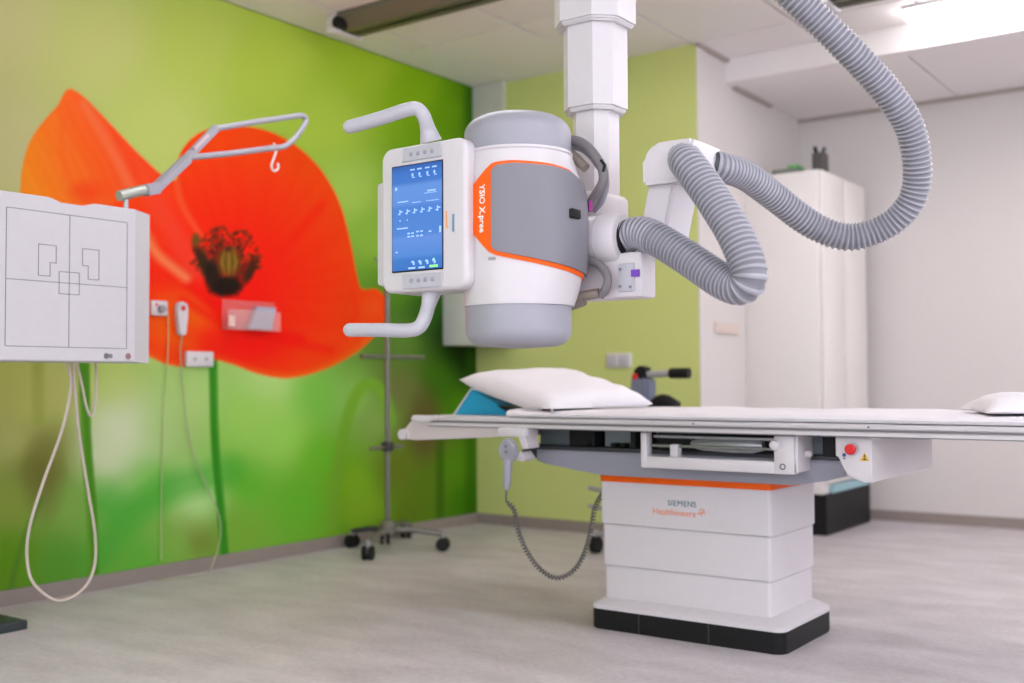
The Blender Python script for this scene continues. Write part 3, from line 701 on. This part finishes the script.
# switch box
b = B(); prism(b, [(-1.173, .724), (-1.062, .724), (-1.062, .588), (-1.085, .585), (-1.141, .606), (-1.158, .66), (-1.173, .664)], 'y', 3.322, 3.99, bev=.004)
swb = obj('switch_box', b, WHITE, tab, 30)
obj('stop_button', lathe(B(), (-1.120, 3.322, .687), [(.010, .002), (.010, -.012), (.0165, -.014), (.0165, -.024), (.012, -.028)], 24, 'y'), RED, swb)
obj('stop_button_ring', lathe(B(), (-1.120, 3.322, .687), [(.021, .001), (.021, -.003)], 24, 'y'), LGREY, swb)
b = B(); prism(b, [(-1.097, .652), (-1.069, .652), (-1.083, .677)], 'y', 3.3212, 3.3225); obj('warning_triangle', b, YELLOW, swb, 0)
b = B(); prism(b, [(-1.0845, .662), (-1.0815, .662), (-1.0815, .671), (-1.0845, .671)], 'y', 3.3207, 3.3213); prism(b, [(-1.090, .655), (-1.076, .655), (-1.083, .660)], 'y', 3.3207, 3.3213); obj('warning_symbol', b, BLACK, swb, 0)
b = B(); lathe(b, (-1.146, 3.3218, .668), [(.006, 0), (.006, -.0005)], 12, 'y'); prism(b, [(-1.149, .656), (-1.141, .656), (-1.141, .659), (-1.149, .659)], 'y', 3.3210, 3.3218); obj('foot_symbol', b, mat('blue_ink', (60, 80, 150), .6), swb, 0)
# accessory bracket
obj('bracket', bx(-2.432, -2.31, 3.27, 3.36, .694, .727, bev=.004), WHITE, tab)
b = B(); prism(b, [(-2.345, .70), (-2.315, .70), (-2.30, .655), (-2.325, .65)], 'y', 3.275, 3.355, bev=.003); obj('bracket_hook', b, WHITE, tab)
b = B(); prism(b, [(-2.36, .632), (-2.335, .64), (-2.315, .615), (-2.33, .605), (-2.375, .61)], 'y', 3.28, 3.35, bev=.003); obj('bracket_hook', b, WHITE, tab)

# hand switch with coiled cord
hs = thing('hand_switch', 'grey hand switch with coiled cord hanging under the head of the table', 'hand switch', (-2.388, 3.255, .5))
obj('body', prism(B(), rrect(-2.410, -2.342, .600, .690, .033, 6), 'y', 3.245, 3.275, bev=.008, seg=3), GREYP, hs, 45)
b = B(); tube(b, [V(-2.378, 3.26, .62), V(-2.381, 3.26, .57), V(-2.384, 3.26, .52), V(-2.386, 3.26, .50)], [.018, .016, .015, .009], 14); obj('grip', b, GREYP, hs, 45)
for dz in (.64, .662): obj('button', lathe(B(), (-2.376, 3.245, dz), [(.008, .002), (.007, -.003)], 14, 'y'), PANELG, hs)
path = [V(-2.386, 3.26, .50), V(-2.386, 3.26, .46)] + [at(x, y, Y=yy) for x, y, yy in ((514, 510, 3.27), (518, 530, 3.28), (527, 552, 3.30), (541, 570, 3.33), (558, 578, 3.36), (575, 569, 3.40), (586, 549, 3.44), (592, 525, 3.48), (597, 503, 3.52))] + [V(-2.13, 3.62, .54)]
p, xs_ = resample(catmull(path, 8), .0011); wire = []
tz = V(0, 1, 0)
for i, (q, x) in enumerate(zip(p, xs_)):
    t_ = (p[min(i+1, len(p)-1)]-p[max(i-1, 0)]).normalized(); n1 = t_.cross(tz).normalized(); n2 = t_.cross(n1)
    k = min(1, max(0, (x-.03)/.03)); a = 2*PI*x/.0125
    wire.append(q + (n1*math.cos(a)+n2*math.sin(a))*.0075*k)
obj('coiled_cord', tube(B(), wire, .0034, 6), mat('cord_grey', (104, 100, 98), .5), hs, 60)

# mattress sheet, wedge, pillows
def pad(x0, x1, y0, y1, z0, z1, n=60):
    b = B(); rows = []
    prof = [(y0+.01, z0), (y0-.006, z0+.004), (y0-.010, (z0+z1)/2), (y0-.002, z1-.003), (y0+.02, z1), (y0+.15, z1+.002), ((y0+y1)/2, z1+.003), (y1-.15, z1+.002), (y1-.02, z1), (y1, z1-.004), (y1, z0)]
    for i in range(n+1):
        x = x0+(x1-x0)*i/n; s = .0022*math.sin(x*9)+.0015*math.sin(x*23+1)
        rows.append([b.verts.new((x, y+(s*1.2 if k < 4 else 0), z+(s if 2 < k < 9 else 0))) for k, (y, z) in enumerate(prof)])
    for A, C in zip(rows, rows[1:]):
        for k in range(len(prof)): b.faces.new((A[k], A[(k+1) % len(prof)], C[(k+1) % len(prof)], C[k]))
    b.faces.new(rows[0][::-1]); b.faces.new(rows[-1]); return b
mattr = tag(obj('table_mattress', pad(-2.42, -.40, 3.315, 4.09, .7645, .790), SHEET, None, 50), 'thin white sheeted mattress lying on the x-ray table', 'mattress')
b = B(); tube(b, catmull([V(-2.425, 3.34, .776), V(-2.44, 3.36, .782), V(-2.43, 3.40, .786), V(-2.36, 3.39, .795), V(-2.30, 3.36, .796)], 6), [.010]*25, 8)
obj('sheet_fold', b, SHEET, mattr, 50)
wd = thing('foam_wedge', 'bright blue foam wedge propping up the pillow', 'wedge', (-2.68, 3.7, .7645))
b = B(); prism(b, [(-2.822, .7645), (-2.735, .866), (-2.50, .7645)], 'y', 3.50, 3.88, bev=.003); obj('foam', b, BLUE, wd)
b = B(); prism(b, [(-2.830, .7645), (-2.740, .870), (-2.735, .866), (-2.822, .7645)], 'y', 3.498, 3.882); obj('white_edge', b, WHITE, wd, 0)
b = B(); prism(b, [(-2.60, .805), (-2.47, .792), (-2.50, .7655), (-2.52, .766)], 'y', 3.485, 3.62); o = obj('velcro_strip', b, BLACK, wd, 0)

def pillow(name, L, F_, R_, Bk, th, zmin, label, N=40, wedge=False, pw=.5):
    b = B(); top = []; bot = []
    L, F_, R_, Bk = map(Vector, (L, F_, R_, Bk))
    nrm = (R_-L).cross(Bk-F_).normalized()
    if nrm.z < 0: nrm = -nrm
    rr = random.Random(3)
    for i in range(N+1):
        tr, br = [], []
        for j in range(N+1):
            u, v = -1+2*i/N, -1+2*j/N
            pu = math.copysign(abs(u)**.8, u); pv = math.copysign(abs(v)**.8, v)
            k = 1-.10*(1-v*v)*abs(u)**3; l = 1-.10*(1-u*u)*abs(v)**3
            s, t = (pu*k+1)/2, (pv*l+1)/2
            q = (L*(1-s)+F_*s)*(1-t) + (Bk*(1-s)+R_*s)*t
            h = th*max(0, (1-u**4)*(1-v**4))**pw
            wv = .004*math.sin(7*u+3*v)*math.sin(5*v-2*u)*(1-u*u)*(1-v*v) + .003*math.sin(16*u*v+4*u)*(1-u*u)
            a, c = q+nrm*(h+wv), q-nrm*h*.75
            lo = zmin if c.x > -2.44 else .766
            if wedge and 3.46 < c.y < 3.92 and -2.86 < c.x < -2.44: lo = max(lo, .775 + .1*min(1, max(0, (c.x+2.83)/.09)) if c.x < -2.735 else .775 + .1*max(0, (-2.50-c.x)/.235))
            if c.y < 3.298: lo = .72
            c.z = max(c.z, lo); a.z = max(a.z, c.z+.0008)
            tr.append(b.verts.new(a)); br.append(b.verts.new(c) if 0 < i < N and 0 < j < N else tr[-1])
        top.append(tr); bot.append(br)
    for i in range(N):
        for j in range(N):
            b.faces.new((top[i][j], top[i+1][j], top[i+1][j+1], top[i][j+1]))
            f = (bot[i][j], bot[i][j+1], bot[i+1][j+1], bot[i+1][j])
            if len(set(f)) == 4:
                try: b.faces.new(f)
                except ValueError: pass
    return tag(obj(name, b, PILLOW, None, 80), label, 'pillow')
pL, pF, pR = at(459, 380, Y=3.45), at(552, 414, Y=3.295), at(653, 404, Y=3.74)
pillow('pillow', pL, pF, pR, pL+pR-pF+V(.06, 0, -.012), .061, .7985, 'plump white pillow leaning on the blue wedge', wedge=True)
pillow('folded_pillow', (-.92, 3.74, .801), (-.74, 3.34, .801), (-.39, 3.50, .815), (-.55, 3.88, .815), .05, .7985, 'flat white pillow at the right end of the table', pw=.95)

# ------------------------------------------------------------------ wall detector stand
st = thing('wall_detector_stand', 'white x-ray wall detector with printed square field and grey patient handle', 'x-ray detector', (-3.95, 2.03, 0))
FX = -3.25
zt, zb, ya, yb = 1.500, .973, 1.785, 2.282
ol = [(ya, zb), (yb, zb), (yb, zt), (2.125, zt), (2.105, zt-.005), (2.085, zt-.016), (2.0, zt-.016), (1.98, zt-.005), (1.96, zt), (ya, zt)]
obj('front_plate', prism(B(), ol, 'x', FX-.03, FX, bev=.003, seg=1), BOARD, st, 30)
# chamfered body behind the plate
b = B(); bk = [(ya-.03, zb-.003), (yb+.095, zb-.003), (yb+.095, zt-.002), (2.13, zt-.002), (2.095, zt-.017), (1.99, zt-.017), (1.955, zt-.002), (ya-.03, zt-.002)]; fr = [(ya, zb), (yb, zb), (yb, zt-.001), (2.126, zt-.001), (2.094, zt-.0165), (1.991, zt-.0165), (1.959, zt-.001), (ya, zt-.001)]
lv = [(FX-.002, fr), (FX-.055, bk), (FX-.13, bk)]; rg = [[b.verts.new((x, *p_)) for p_ in pp] for x, pp in lv]
for A, C in zip(rg, rg[1:]):
    for k in range(len(A)): b.faces.new((A[k], A[(k+1) % len(A)], C[(k+1) % len(A)], C[k]))
b.faces.new(rg[0]); b.faces.new(rg[-1][::-1])
obj('detector_housing', b, BOARD, st, 0)
def ln(b, y0, z0, y1, z1, w=.0018):
    if abs(y1-y0) > abs(z1-z0): box(b, FX-.0005, FX+.0006, min(y0, y1), max(y0, y1), z0-w/2, z0+w/2)
    else: box(b, FX-.0005, FX+.0006, y0-w/2, y0+w/2, min(z0, z1), max(z0, z1))
b = B(); q0, q1, r0, r1 = 1.817, 2.248, 1.018, 1.450; qm, rm = (q0+q1)/2, 1.227
for a_ in ((q0, r0, q1, r0), (q0, r1, q1, r1), (q0, r0, q0, r1), (q1, r0, q1, r1), (qm, r0, qm, r1), (q0, rm, q1, rm)): ln(b, *a_)
hw = .036
for a_ in ((qm-hw, rm-hw, qm+hw, rm-hw), (qm-hw, rm+hw, qm+hw, rm+hw), (qm-hw, rm-hw, qm-hw, rm+hw), (qm+hw, rm-hw, qm+hw, rm+hw)): ln(b, *a_)
for s in (-1, 1):
    pts = [(qm+s*.047, 1.345), (qm+s*.108, 1.345), (qm+s*.108, 1.245), (qm+s*.068, 1.245), (qm+s*.068, 1.289), (qm+s*.047, 1.289)]
    for (y0, z0), (y1, z1) in zip(pts, pts[1:]+pts[:1]): ln(b, y0, z0, y1, z1)
obj('field_lines', b, INK, st, 0)
for yy, r_, m in ((2.171, .010, mat('mark_ink', (112, 104, 108), .6)), (2.187, .008, mat('faint_ink', (130, 130, 134), .6)), (2.255, .011, mat('red_grey_ink', (150, 110, 112), .6))):
    obj('printed_mark', lathe(B(), (FX, yy, .992), [(r_, -.0005), (r_, .0008)], 14, 'x'), m, st, 0)
obj('tilt_arm', bx(-3.86, FX-.11, 1.93, 2.13, 1.14, 1.33, bev=.01), WHITE, st)
obj('stand_column', bx(-4.10, -3.86, 1.90, 2.11, .04, 2.2, bev=.01), WHITE, st)
obj('base_plate', bx(-4.12, -3.815, 1.70, 2.232, 0, .034, bev=.004), mat('charcoal_plate', (48, 56, 60), .45), st)
# patient handle
HP = lambda x, y, X=-3.34: at(x, y, X=X)
b = B(); cyl(b, HP(119, 196), HP(148, 189), .019, 18); obj('handle_pivot', b, mat('pivot_grey_green', (172, 176, 168), .35, metal=.4), st)
b = B(); cyl(b, V(-3.34, HP(126, 204).y, 1.49), HP(126, 196), .009, 12); obj('handle_stem', b, ALU, st)
ARMG = mat('handle_grey', (162, 160, 170), .42)
def flatbar(p, q, w, t_):
    b = B(); d = (q-p).normalized(); n = V(0, -d.z, d.y).normalized(); u = V(1, 0, 0)
    vs = [b.verts.new(o_+n*(a*w)+u*(c*t_)) for o_ in (p, q) for a, c in ((-1, -1), (1, -1), (1, 1), (-1, 1))]
    for f in ((0, 1, 2, 3), (7, 6, 5, 4), (0, 4, 5, 1), (1, 5, 6, 2), (2, 6, 7, 3), (3, 7, 4, 0)): b.faces.new([vs[i] for i in f])
    bmesh.ops.bevel(b, geom=list(b.edges), offset=.006, segments=2, affect='EDGES'); return b
obj('handle_knuckle', flatbar(HP(144, 190.5), HP(158, 188), .021, .024), ARMG, st)
obj('handle_arm', flatbar(HP(154, 190), HP(188, 158), .017, .02), ARMG, st)
obj('handle_arm_plate', flatbar(HP(182, 163), HP(217, 127), .015, .012), ARMG, st)
obj('handle_label', flatbar(HP(193, 150, -3.327), HP(209, 134, -3.327), .006, .002), mat('label_pink', (206, 180, 190), .5), st)
b = B(); tube(b, [HP(214, 129)] + catmull([HP(255, 122), HP(290, 117), HP(301, 115.5), HP(306, 119.5), HP(303, 127), HP(294, 139), HP(284, 146.5), HP(272, 148)], 6) + [HP(230, 153.5), HP(184, 158)], .0115, 14); obj('handle_loop', b, ARMG, st, 50)
b = B(); cyl(b, HP(268, 148.5), HP(273, 148), .0125, 14); obj('handle_ring', b, ALU, st)
hk = obj('hook', tube(B(), catmull([HP(273.5, 143), HP(276, 150), HP(274, 158), HP(271.5, 166), HP(274, 171), HP(278, 168.5), HP(278, 163)], 6), .005, 8), mat('hook_white', (232, 214, 210), .4), st, 50)
# hanging cables of the detector
def cable(name, pts, r, m, label, cat='cable', grp=None): return tag(obj(name, tube(B(), resample(catmull(pts, 10), .012)[0], r, 8), m, None, 60), label, cat, grp)
XC = -3.42
cable('detector_cable', [V(XC, 2.13, .985)] + [at(x, y, X=xx) for x, y, xx in ((71, 385, -3.43), (62, 430, -3.46), (44, 480, -3.52), (30, 525, -3.56), (27, 558, -3.6), (34, 584, -3.6), (58, 600.5, -3.6), (82, 590, -3.6), (94, 568, -3.6), (95, 535, -3.58), (88, 490, -3.54), (80, 440, -3.48), (75, 395, -3.44))] + [V(XC, 2.155, .985)], .0052, CORDW, 'pale cable hanging in a long loop below the detector', grp='detector cables')
cable('detector_cable', [V(XC-.03, 2.185, .985)] + [at(x, y, X=-3.46) for x, y in ((82, 385), (86, 405), (91, 417), (95, 405), (96, 385))] + [V(XC-.03, 2.262, .985)], .0045, CORDW, 'thin pale cable in a short loop below the detector', grp='detector cables')

# ------------------------------------------------------------------ things on the mural wall
def wallbox(px0, py0, px1, py1, depth, bev=.006):
    p, q = at(px0, py0, X=XW+depth), at(px1, py1, X=XW+depth)
    return bx(XW, XW+depth, p.y, q.y, min(p.z, q.z), max(p.z, q.z), bev=bev), p, q
b, p, q = wallbox(152, 300, 168, 316, .02); t = thing('wall_socket', 'square white socket with plug on the mural beside the detector', 'socket', (XW+.01, (p.y+q.y)/2, q.z))
obj('cover', b, WHITE, t)
obj('plug', lathe(B(), (XW+.02, p.y*.45+q.y*.55, q.z+.03), [(.020, 0), (.017, .02)], 14, 'x'), GREYP, t); obj('indicator', lathe(B(), (XW+.02, p.y+.025, p.z-.02), [(.007, 0), (.007, .003)], 10, 'x'), RED, t)
t = thing('call_handset', 'white pear-shaped call handset with red button hanging on the poppy', 'handset', at(182, 334, X=XW))
b = B(); pa, pb = at(182, 310, X=XW+.02), at(182, 335, X=XW+.02)
prism(b, [(pa.y-.033, pa.z+.01), (pa.y-.024, pa.z+.032), (pa.y, pa.z+.04), (pa.y+.024, pa.z+.032), (pa.y+.033, pa.z+.01), (pa.y+.028, pa.z-.03), (pb.y+.022, pb.z+.01), (pb.y+.014, pb.z), (pb.y-.014, pb.z), (pb.y-.022, pb.z+.01), (pa.y-.028, pa.z-.03)], 'x', XW, XW+.03, bev=.006)
obj('body', b, WHITE, t); obj('red_button', lathe(B(), (XW+.03, pa.y, pa.z+.008), [(.013, 0), (.012, .004)], 16, 'x'), RED, t)
cp = [at(182, 334, X=XW+.02), at(180.5, 355, X=XW+.02), at(184, 400, X=XW+.02), at(192, 450, X=XW+.02), at(208, 490, X=XW+.025), at(219, 515, X=XW+.03), at(220, 540, X=XW+.05), at(212, 566, X=XW+.10)]
cp += [V(cp[-1].x, cp[-1].y-.03, .006), V(XW+.1, cp[-1].y-.12, .006), V(XW+.05, cp[-1].y-.28, .006)]
obj('cord', tube(B(), resample(catmull(cp, 10), .012)[0], .003, 8), mat('cord_beige', (170, 176, 140), .6), t, 60)
cable('power_cord', [at(168, 312, X=XW+.02), at(168, 350, X=XW+.012), at(163, 420, X=XW+.01), at(161, 500, X=XW+.01), at(161, 560, X=XW+.014)], .0022, mat('cord_green_grey', (186, 200, 140), .6), 'thin straight cord running down from the wall socket', 'cord')
b, p, q = wallbox(187, 351, 214, 367, .025); t = thing('outlet_plate', 'wide white outlet plate under the poppy bloom', 'outlet', (XW+.01, (p.y+q.y)/2, q.z)); obj('cover', b, WHITE, t)
for k in (.3, .72): obj('outlet', lathe(B(), (XW+.025, p.y+(q.y-p.y)*k, (p.z+q.z)/2), [(.010, 0), (.009, .003)], 14, 'x'), mat('outlet_green_grey', (170, 178, 160), .5), t)
# clear holder
t = thing('leaflet_holder', 'clear plastic holder with a grey card on the poppy', 'holder', at(252, 332, X=XW+.03))
CLR = bpy.data.materials.new('clear_acrylic'); CLR.use_nodes = True; n_ = CLR.node_tree.nodes['Principled BSDF']
n_.inputs['Base Color'].default_value = (1, .80, .79, 1); n_.inputs['Roughness'].default_value = .25; n_.inputs['Alpha'].default_value = .17
p, q = at(226, 303, X=XW+.03), at(278, 331, X=XW+.03)
obj('back', bx(XW, XW+.004, p.y, q.y, q.z, p.z+.02), CLR, t, 0)
obj('front', bx(XW+.045, XW+.049, p.y, q.y, q.z, p.z-.03), CLR, t, 0)
obj('bottom', bx(XW, XW+.049, p.y, q.y, q.z-.004, q.z), CLR, t, 0)
p2, q2 = at(251, 306, X=XW+.05), at(277, 330, X=XW+.05)
b = B(); prism(b, [(p2.y+.0, q2.z), (q2.y-.03, q2.z), (q2.y, p2.z), (p2.y+.045, p2.z)], 'x', XW+.02, XW+.043); obj('card', b, mat('card_blue_grey', (176, 176, 196), .4), t, 0)
p2, q2 = at(228.5, 315, X=XW+.05), at(234.5, 326, X=XW+.05)
obj('small_tag', bx(XW+.049, XW+.054, p2.y, q2.y, q2.z, p2.z), mat('tag_pink', (240, 200, 190), .5), t, 0)
# cabinet in the corner
t = thing('wall_cabinet', 'small white wall cabinet in the corner behind the tube', 'cabinet', (-4.15, 5.34, 1.12))
obj('body', bx(XW, -3.97, 5.19, YB, 1.12, 1.52, bev=.006), mat('cabinet_white', (214, 216, 212), .5), t)
obj('door', bx(-3.97, -3.955, 5.20, YB-.01, 1.13, 1.51, bev=.003), mat('cabinet_white', (214, 216, 212), .5), t)
# switch plate on the green wall
b = bx(-3.305, -3.14, YB-.02, YB, .975, 1.06, bev=.006); t = thing('switch_plate', 'pale double switch plate on the green wall', 'switch', (-3.22, YB-.01, .975)); obj('cover', b, WHITE, t)
for k in (0, 1): obj('rocker', bx(-3.295+k*.078, -3.228+k*.078, YB-.027, YB-.019, .985, 1.05, bev=.004), LGREY, t)

# ------------------------------------------------------------------ drip stand
ivc = V(-3.98, 4.36, 0)
iv = thing('drip_stand', 'slim steel drip stand on five castors before the poppy wall', 'stand', ivc)
DSG = mat('stand_steel', (118, 116, 108), .4, metal=.4)
obj('pole', tube(B(), [ivc+V(0, 0, .10), ivc+V(0, 0, 1.52)], .015, 14), DSG, iv)
obj('hub', lathe(B(), ivc, [(.05, .095), (.05, .135), (.03, .16)], 20), DSG, iv)
for (px_, py_), lt in (((338, 546), 0), ((368, 560), 1), ((443, 551), 1), ((398, 537), 1), ((385, 544), 0)):
    f = at(px_, py_, Z=0); f.x = max(f.x, XW+.07)
    d = (f-ivc); d.z = 0
    L = obj('leg', tube(B(), [ivc+V(0, 0, .115), ivc+d*.5+V(0, 0, .11), ivc+d+V(0, 0, .09)], [.018, .016, .013], 10), DSG if lt else DARK, iv)
    c_ = ivc+d; n_ = V(-d.y, d.x, 0).normalized()
    for s in (-1, 1): obj('castor', tube(B(), [c_+n_*s*.008+V(0, 0, .036), c_+n_*s*.026+V(0, 0, .036)], .036, 18), BLACK, iv)
    obj('castor_fork', tube(B(), [c_+V(0, 0, .03), c_+V(0, 0, .10)], .011, 10), ALU, iv)
obj('cross_bar', tube(B(), [ivc+V(0, -.20, 1.035), ivc+V(0, .30, 1.035)], .012, 10), DSG, iv)
obj('cross_bar', tube(B(), [ivc+V(0, -.13, .55), ivc+V(0, .12, .55)], .010, 10), DSG, iv)
obj('clamp', bx(ivc.x-.025, ivc.x+.025, ivc.y-.025, ivc.y+.025, .53, .58, bev=.006), DARK, iv)
b = B()
for s in (-1, 1): tube(b, catmull([ivc+V(0, 0, 1.5), ivc+V(0, s*.07, 1.53), ivc+V(0, s*.10, 1.56)], 5), .005, 8)
obj('bag_hooks', b, DSG, iv)

# ------------------------------------------------------------------ cabinet in the alcove with things on it
t = thing('tall_cabinet', 'tall white cupboard on a black plinth in the alcove', 'cabinet', (-2.44, 6.6, 0))
CABW = mat('cupboard_white', (226, 220, 216), .5)
cx0, cx1, cy0, cy1, cz = -2.7115, -2.235, 6.17, 6.95, 2.125
obj('plinth', bx(cx0, cx1-.002, cy0+.004, cy1, 0, .235), BLACK, t, 0)
obj('body', bx(cx0, cx1-.02, cy0, cy1, .235, cz, bev=.003), CABW, t)
obj('side_panel', bx(cx0, cx1-.03, cy0-.012, cy0, .24, cz-.005, bev=.002), CABW, t)
dm = (cy0+cy1)/2
for a_, c_, hy in ((cy0+.002, dm-.003, dm-.05), (dm+.003, cy1-.002, dm+.05)):
    d_ = obj('door', bx(cx1-.019, cx1, a_, c_, .30, cz-.004, bev=.003), CABW, t)
obj('reflection_strip', bx(cx1-.019, cx1+.004, cy0+.10, cy1-.01, .238, .285), mat('blue_reflection', (150, 188, 196), .4), t, 0)  # bluish reflection at the cupboard foot, built as a coloured strip
zt = cz+.001
t = thing('green_box', 'small grey box with green lid lying on top of the white cupboard', 'box', (-2.45, 6.30, zt))
obj('body', bx(-2.56, -2.40, 6.22, 6.34, zt, zt+.035, bev=.008), mat('dull_grey_green', (110, 116, 104), .5), t); obj('lid', bx(-2.46, -2.40, 6.215, 6.345, zt+.035, zt+.055, bev=.006), mat('green_plastic', (96, 170, 96), .5), t)
t = thing('dark_bottle_holder', 'dark upright holder standing on top of the white cupboard', 'holder', (-2.31, 6.36, zt))
obj('body', bx(-2.35, -2.275, 6.32, 6.41, zt, zt+.13, bev=.01), mat('charcoal_grey', (78, 74, 72), .6), t)
obj('pen', tube(B(), [V(-2.33, 6.36, zt+.12), V(-2.335, 6.34, zt+.17)], .012, 10), BLACK, t); obj('pen', tube(B(), [V(-2.30, 6.37, zt+.12), V(-2.29, 6.38, zt+.165)], .012, 10), DARK, t)

# ------------------------------------------------------------------ wheeled monitor stand behind the table
mc = V(-2.73, 4.92, 0)
t = thing('monitor_trolley', 'small wheeled monitor stand with black grip behind the table', 'trolley', mc)
SILV = mat('trolley_grey', (158, 158, 160), .4)
obj('post', tube(B(), [mc+V(0, 0, .1), mc+V(0, 0, .83)], .02, 14), SILV, t)
for dx, dy in ((-.28, -.02), (.24, -.14), (.20, .18), (-.16, .20)):
    e = mc+V(dx, dy, .10); obj('leg', tube(B(), [mc+V(0, 0, .12), e], [.018, .014], 10), SILV, t)
    obj('castor', tube(B(), [e+V(-.018, 0, -.055), e+V(.018, 0, -.055)], .045, 18), BLACK, t); obj('castor_fork', tube(B(), [e+V(0, 0, -.05), e+V(0, 0, .02)], .011, 10), ALU, t)
for z_ in (.50, .40):
    p = at(594, 490 if z_ > .45 else 508, Y=4.92)
    obj('side_hook', tube(B(), [V(mc.x, mc.y, p.z), V(p.x+.04, p.y, p.z), V(p.x-.03, p.y, p.z+.01)], .012, 8), SILV, t)
obj('basket', bx(mc.x-.12, mc.x+.12, mc.y-.09, mc.y+.09, .66, .76, bev=.01), SILV, t)
MON = mat('monitor_blue_grey', (112, 118, 140), .5)
hd = obj('monitor_head', prism(B(), [(mc.x-.06, .80), (mc.x+.05, .79), (mc.x+.05, .90), (mc.x-.01, .93), (mc.x-.045, .93)], 'y', mc.y-.05, mc.y+.05, bev=.012), MON, t)
obj('head_cap', prism(B(), [(mc.x-.045, .885), (mc.x+.03, .885), (mc.x+.025, .965), (mc.x-.005, .975), (mc.x-.035, .955)], 'y', mc.y-.045, mc.y+.045, bev=.012), BLACK, t)
obj('red_mark', bx(mc.x-.035, mc.x-.008, mc.y-.054, mc.y-.044, .905, .935, bev=.004), RED, hd)
obj('handle_arm', tube(B(), [V(mc.x+.02, mc.y, .93), V(mc.x+.17, mc.y, .935)], .018, 12), SILV, t)
obj('grip', tube(B(), catmull([V(mc.x+.15, mc.y, .935), V(mc.x+.17, mc.y, .935), V(mc.x+.25, mc.y, .935), V(mc.x+.26, mc.y, .935)], 4), [.02]*2+[.027]*9+[.022]*2, 14), BLACK, t, 50)
obj('lower_grip', tube(B(), catmull([V(mc.x+.05, mc.y, .765), V(mc.x+.11, mc.y, .80), V(mc.x+.19, mc.y, .765)], 5), .032, 12), BLACK, t, 50)
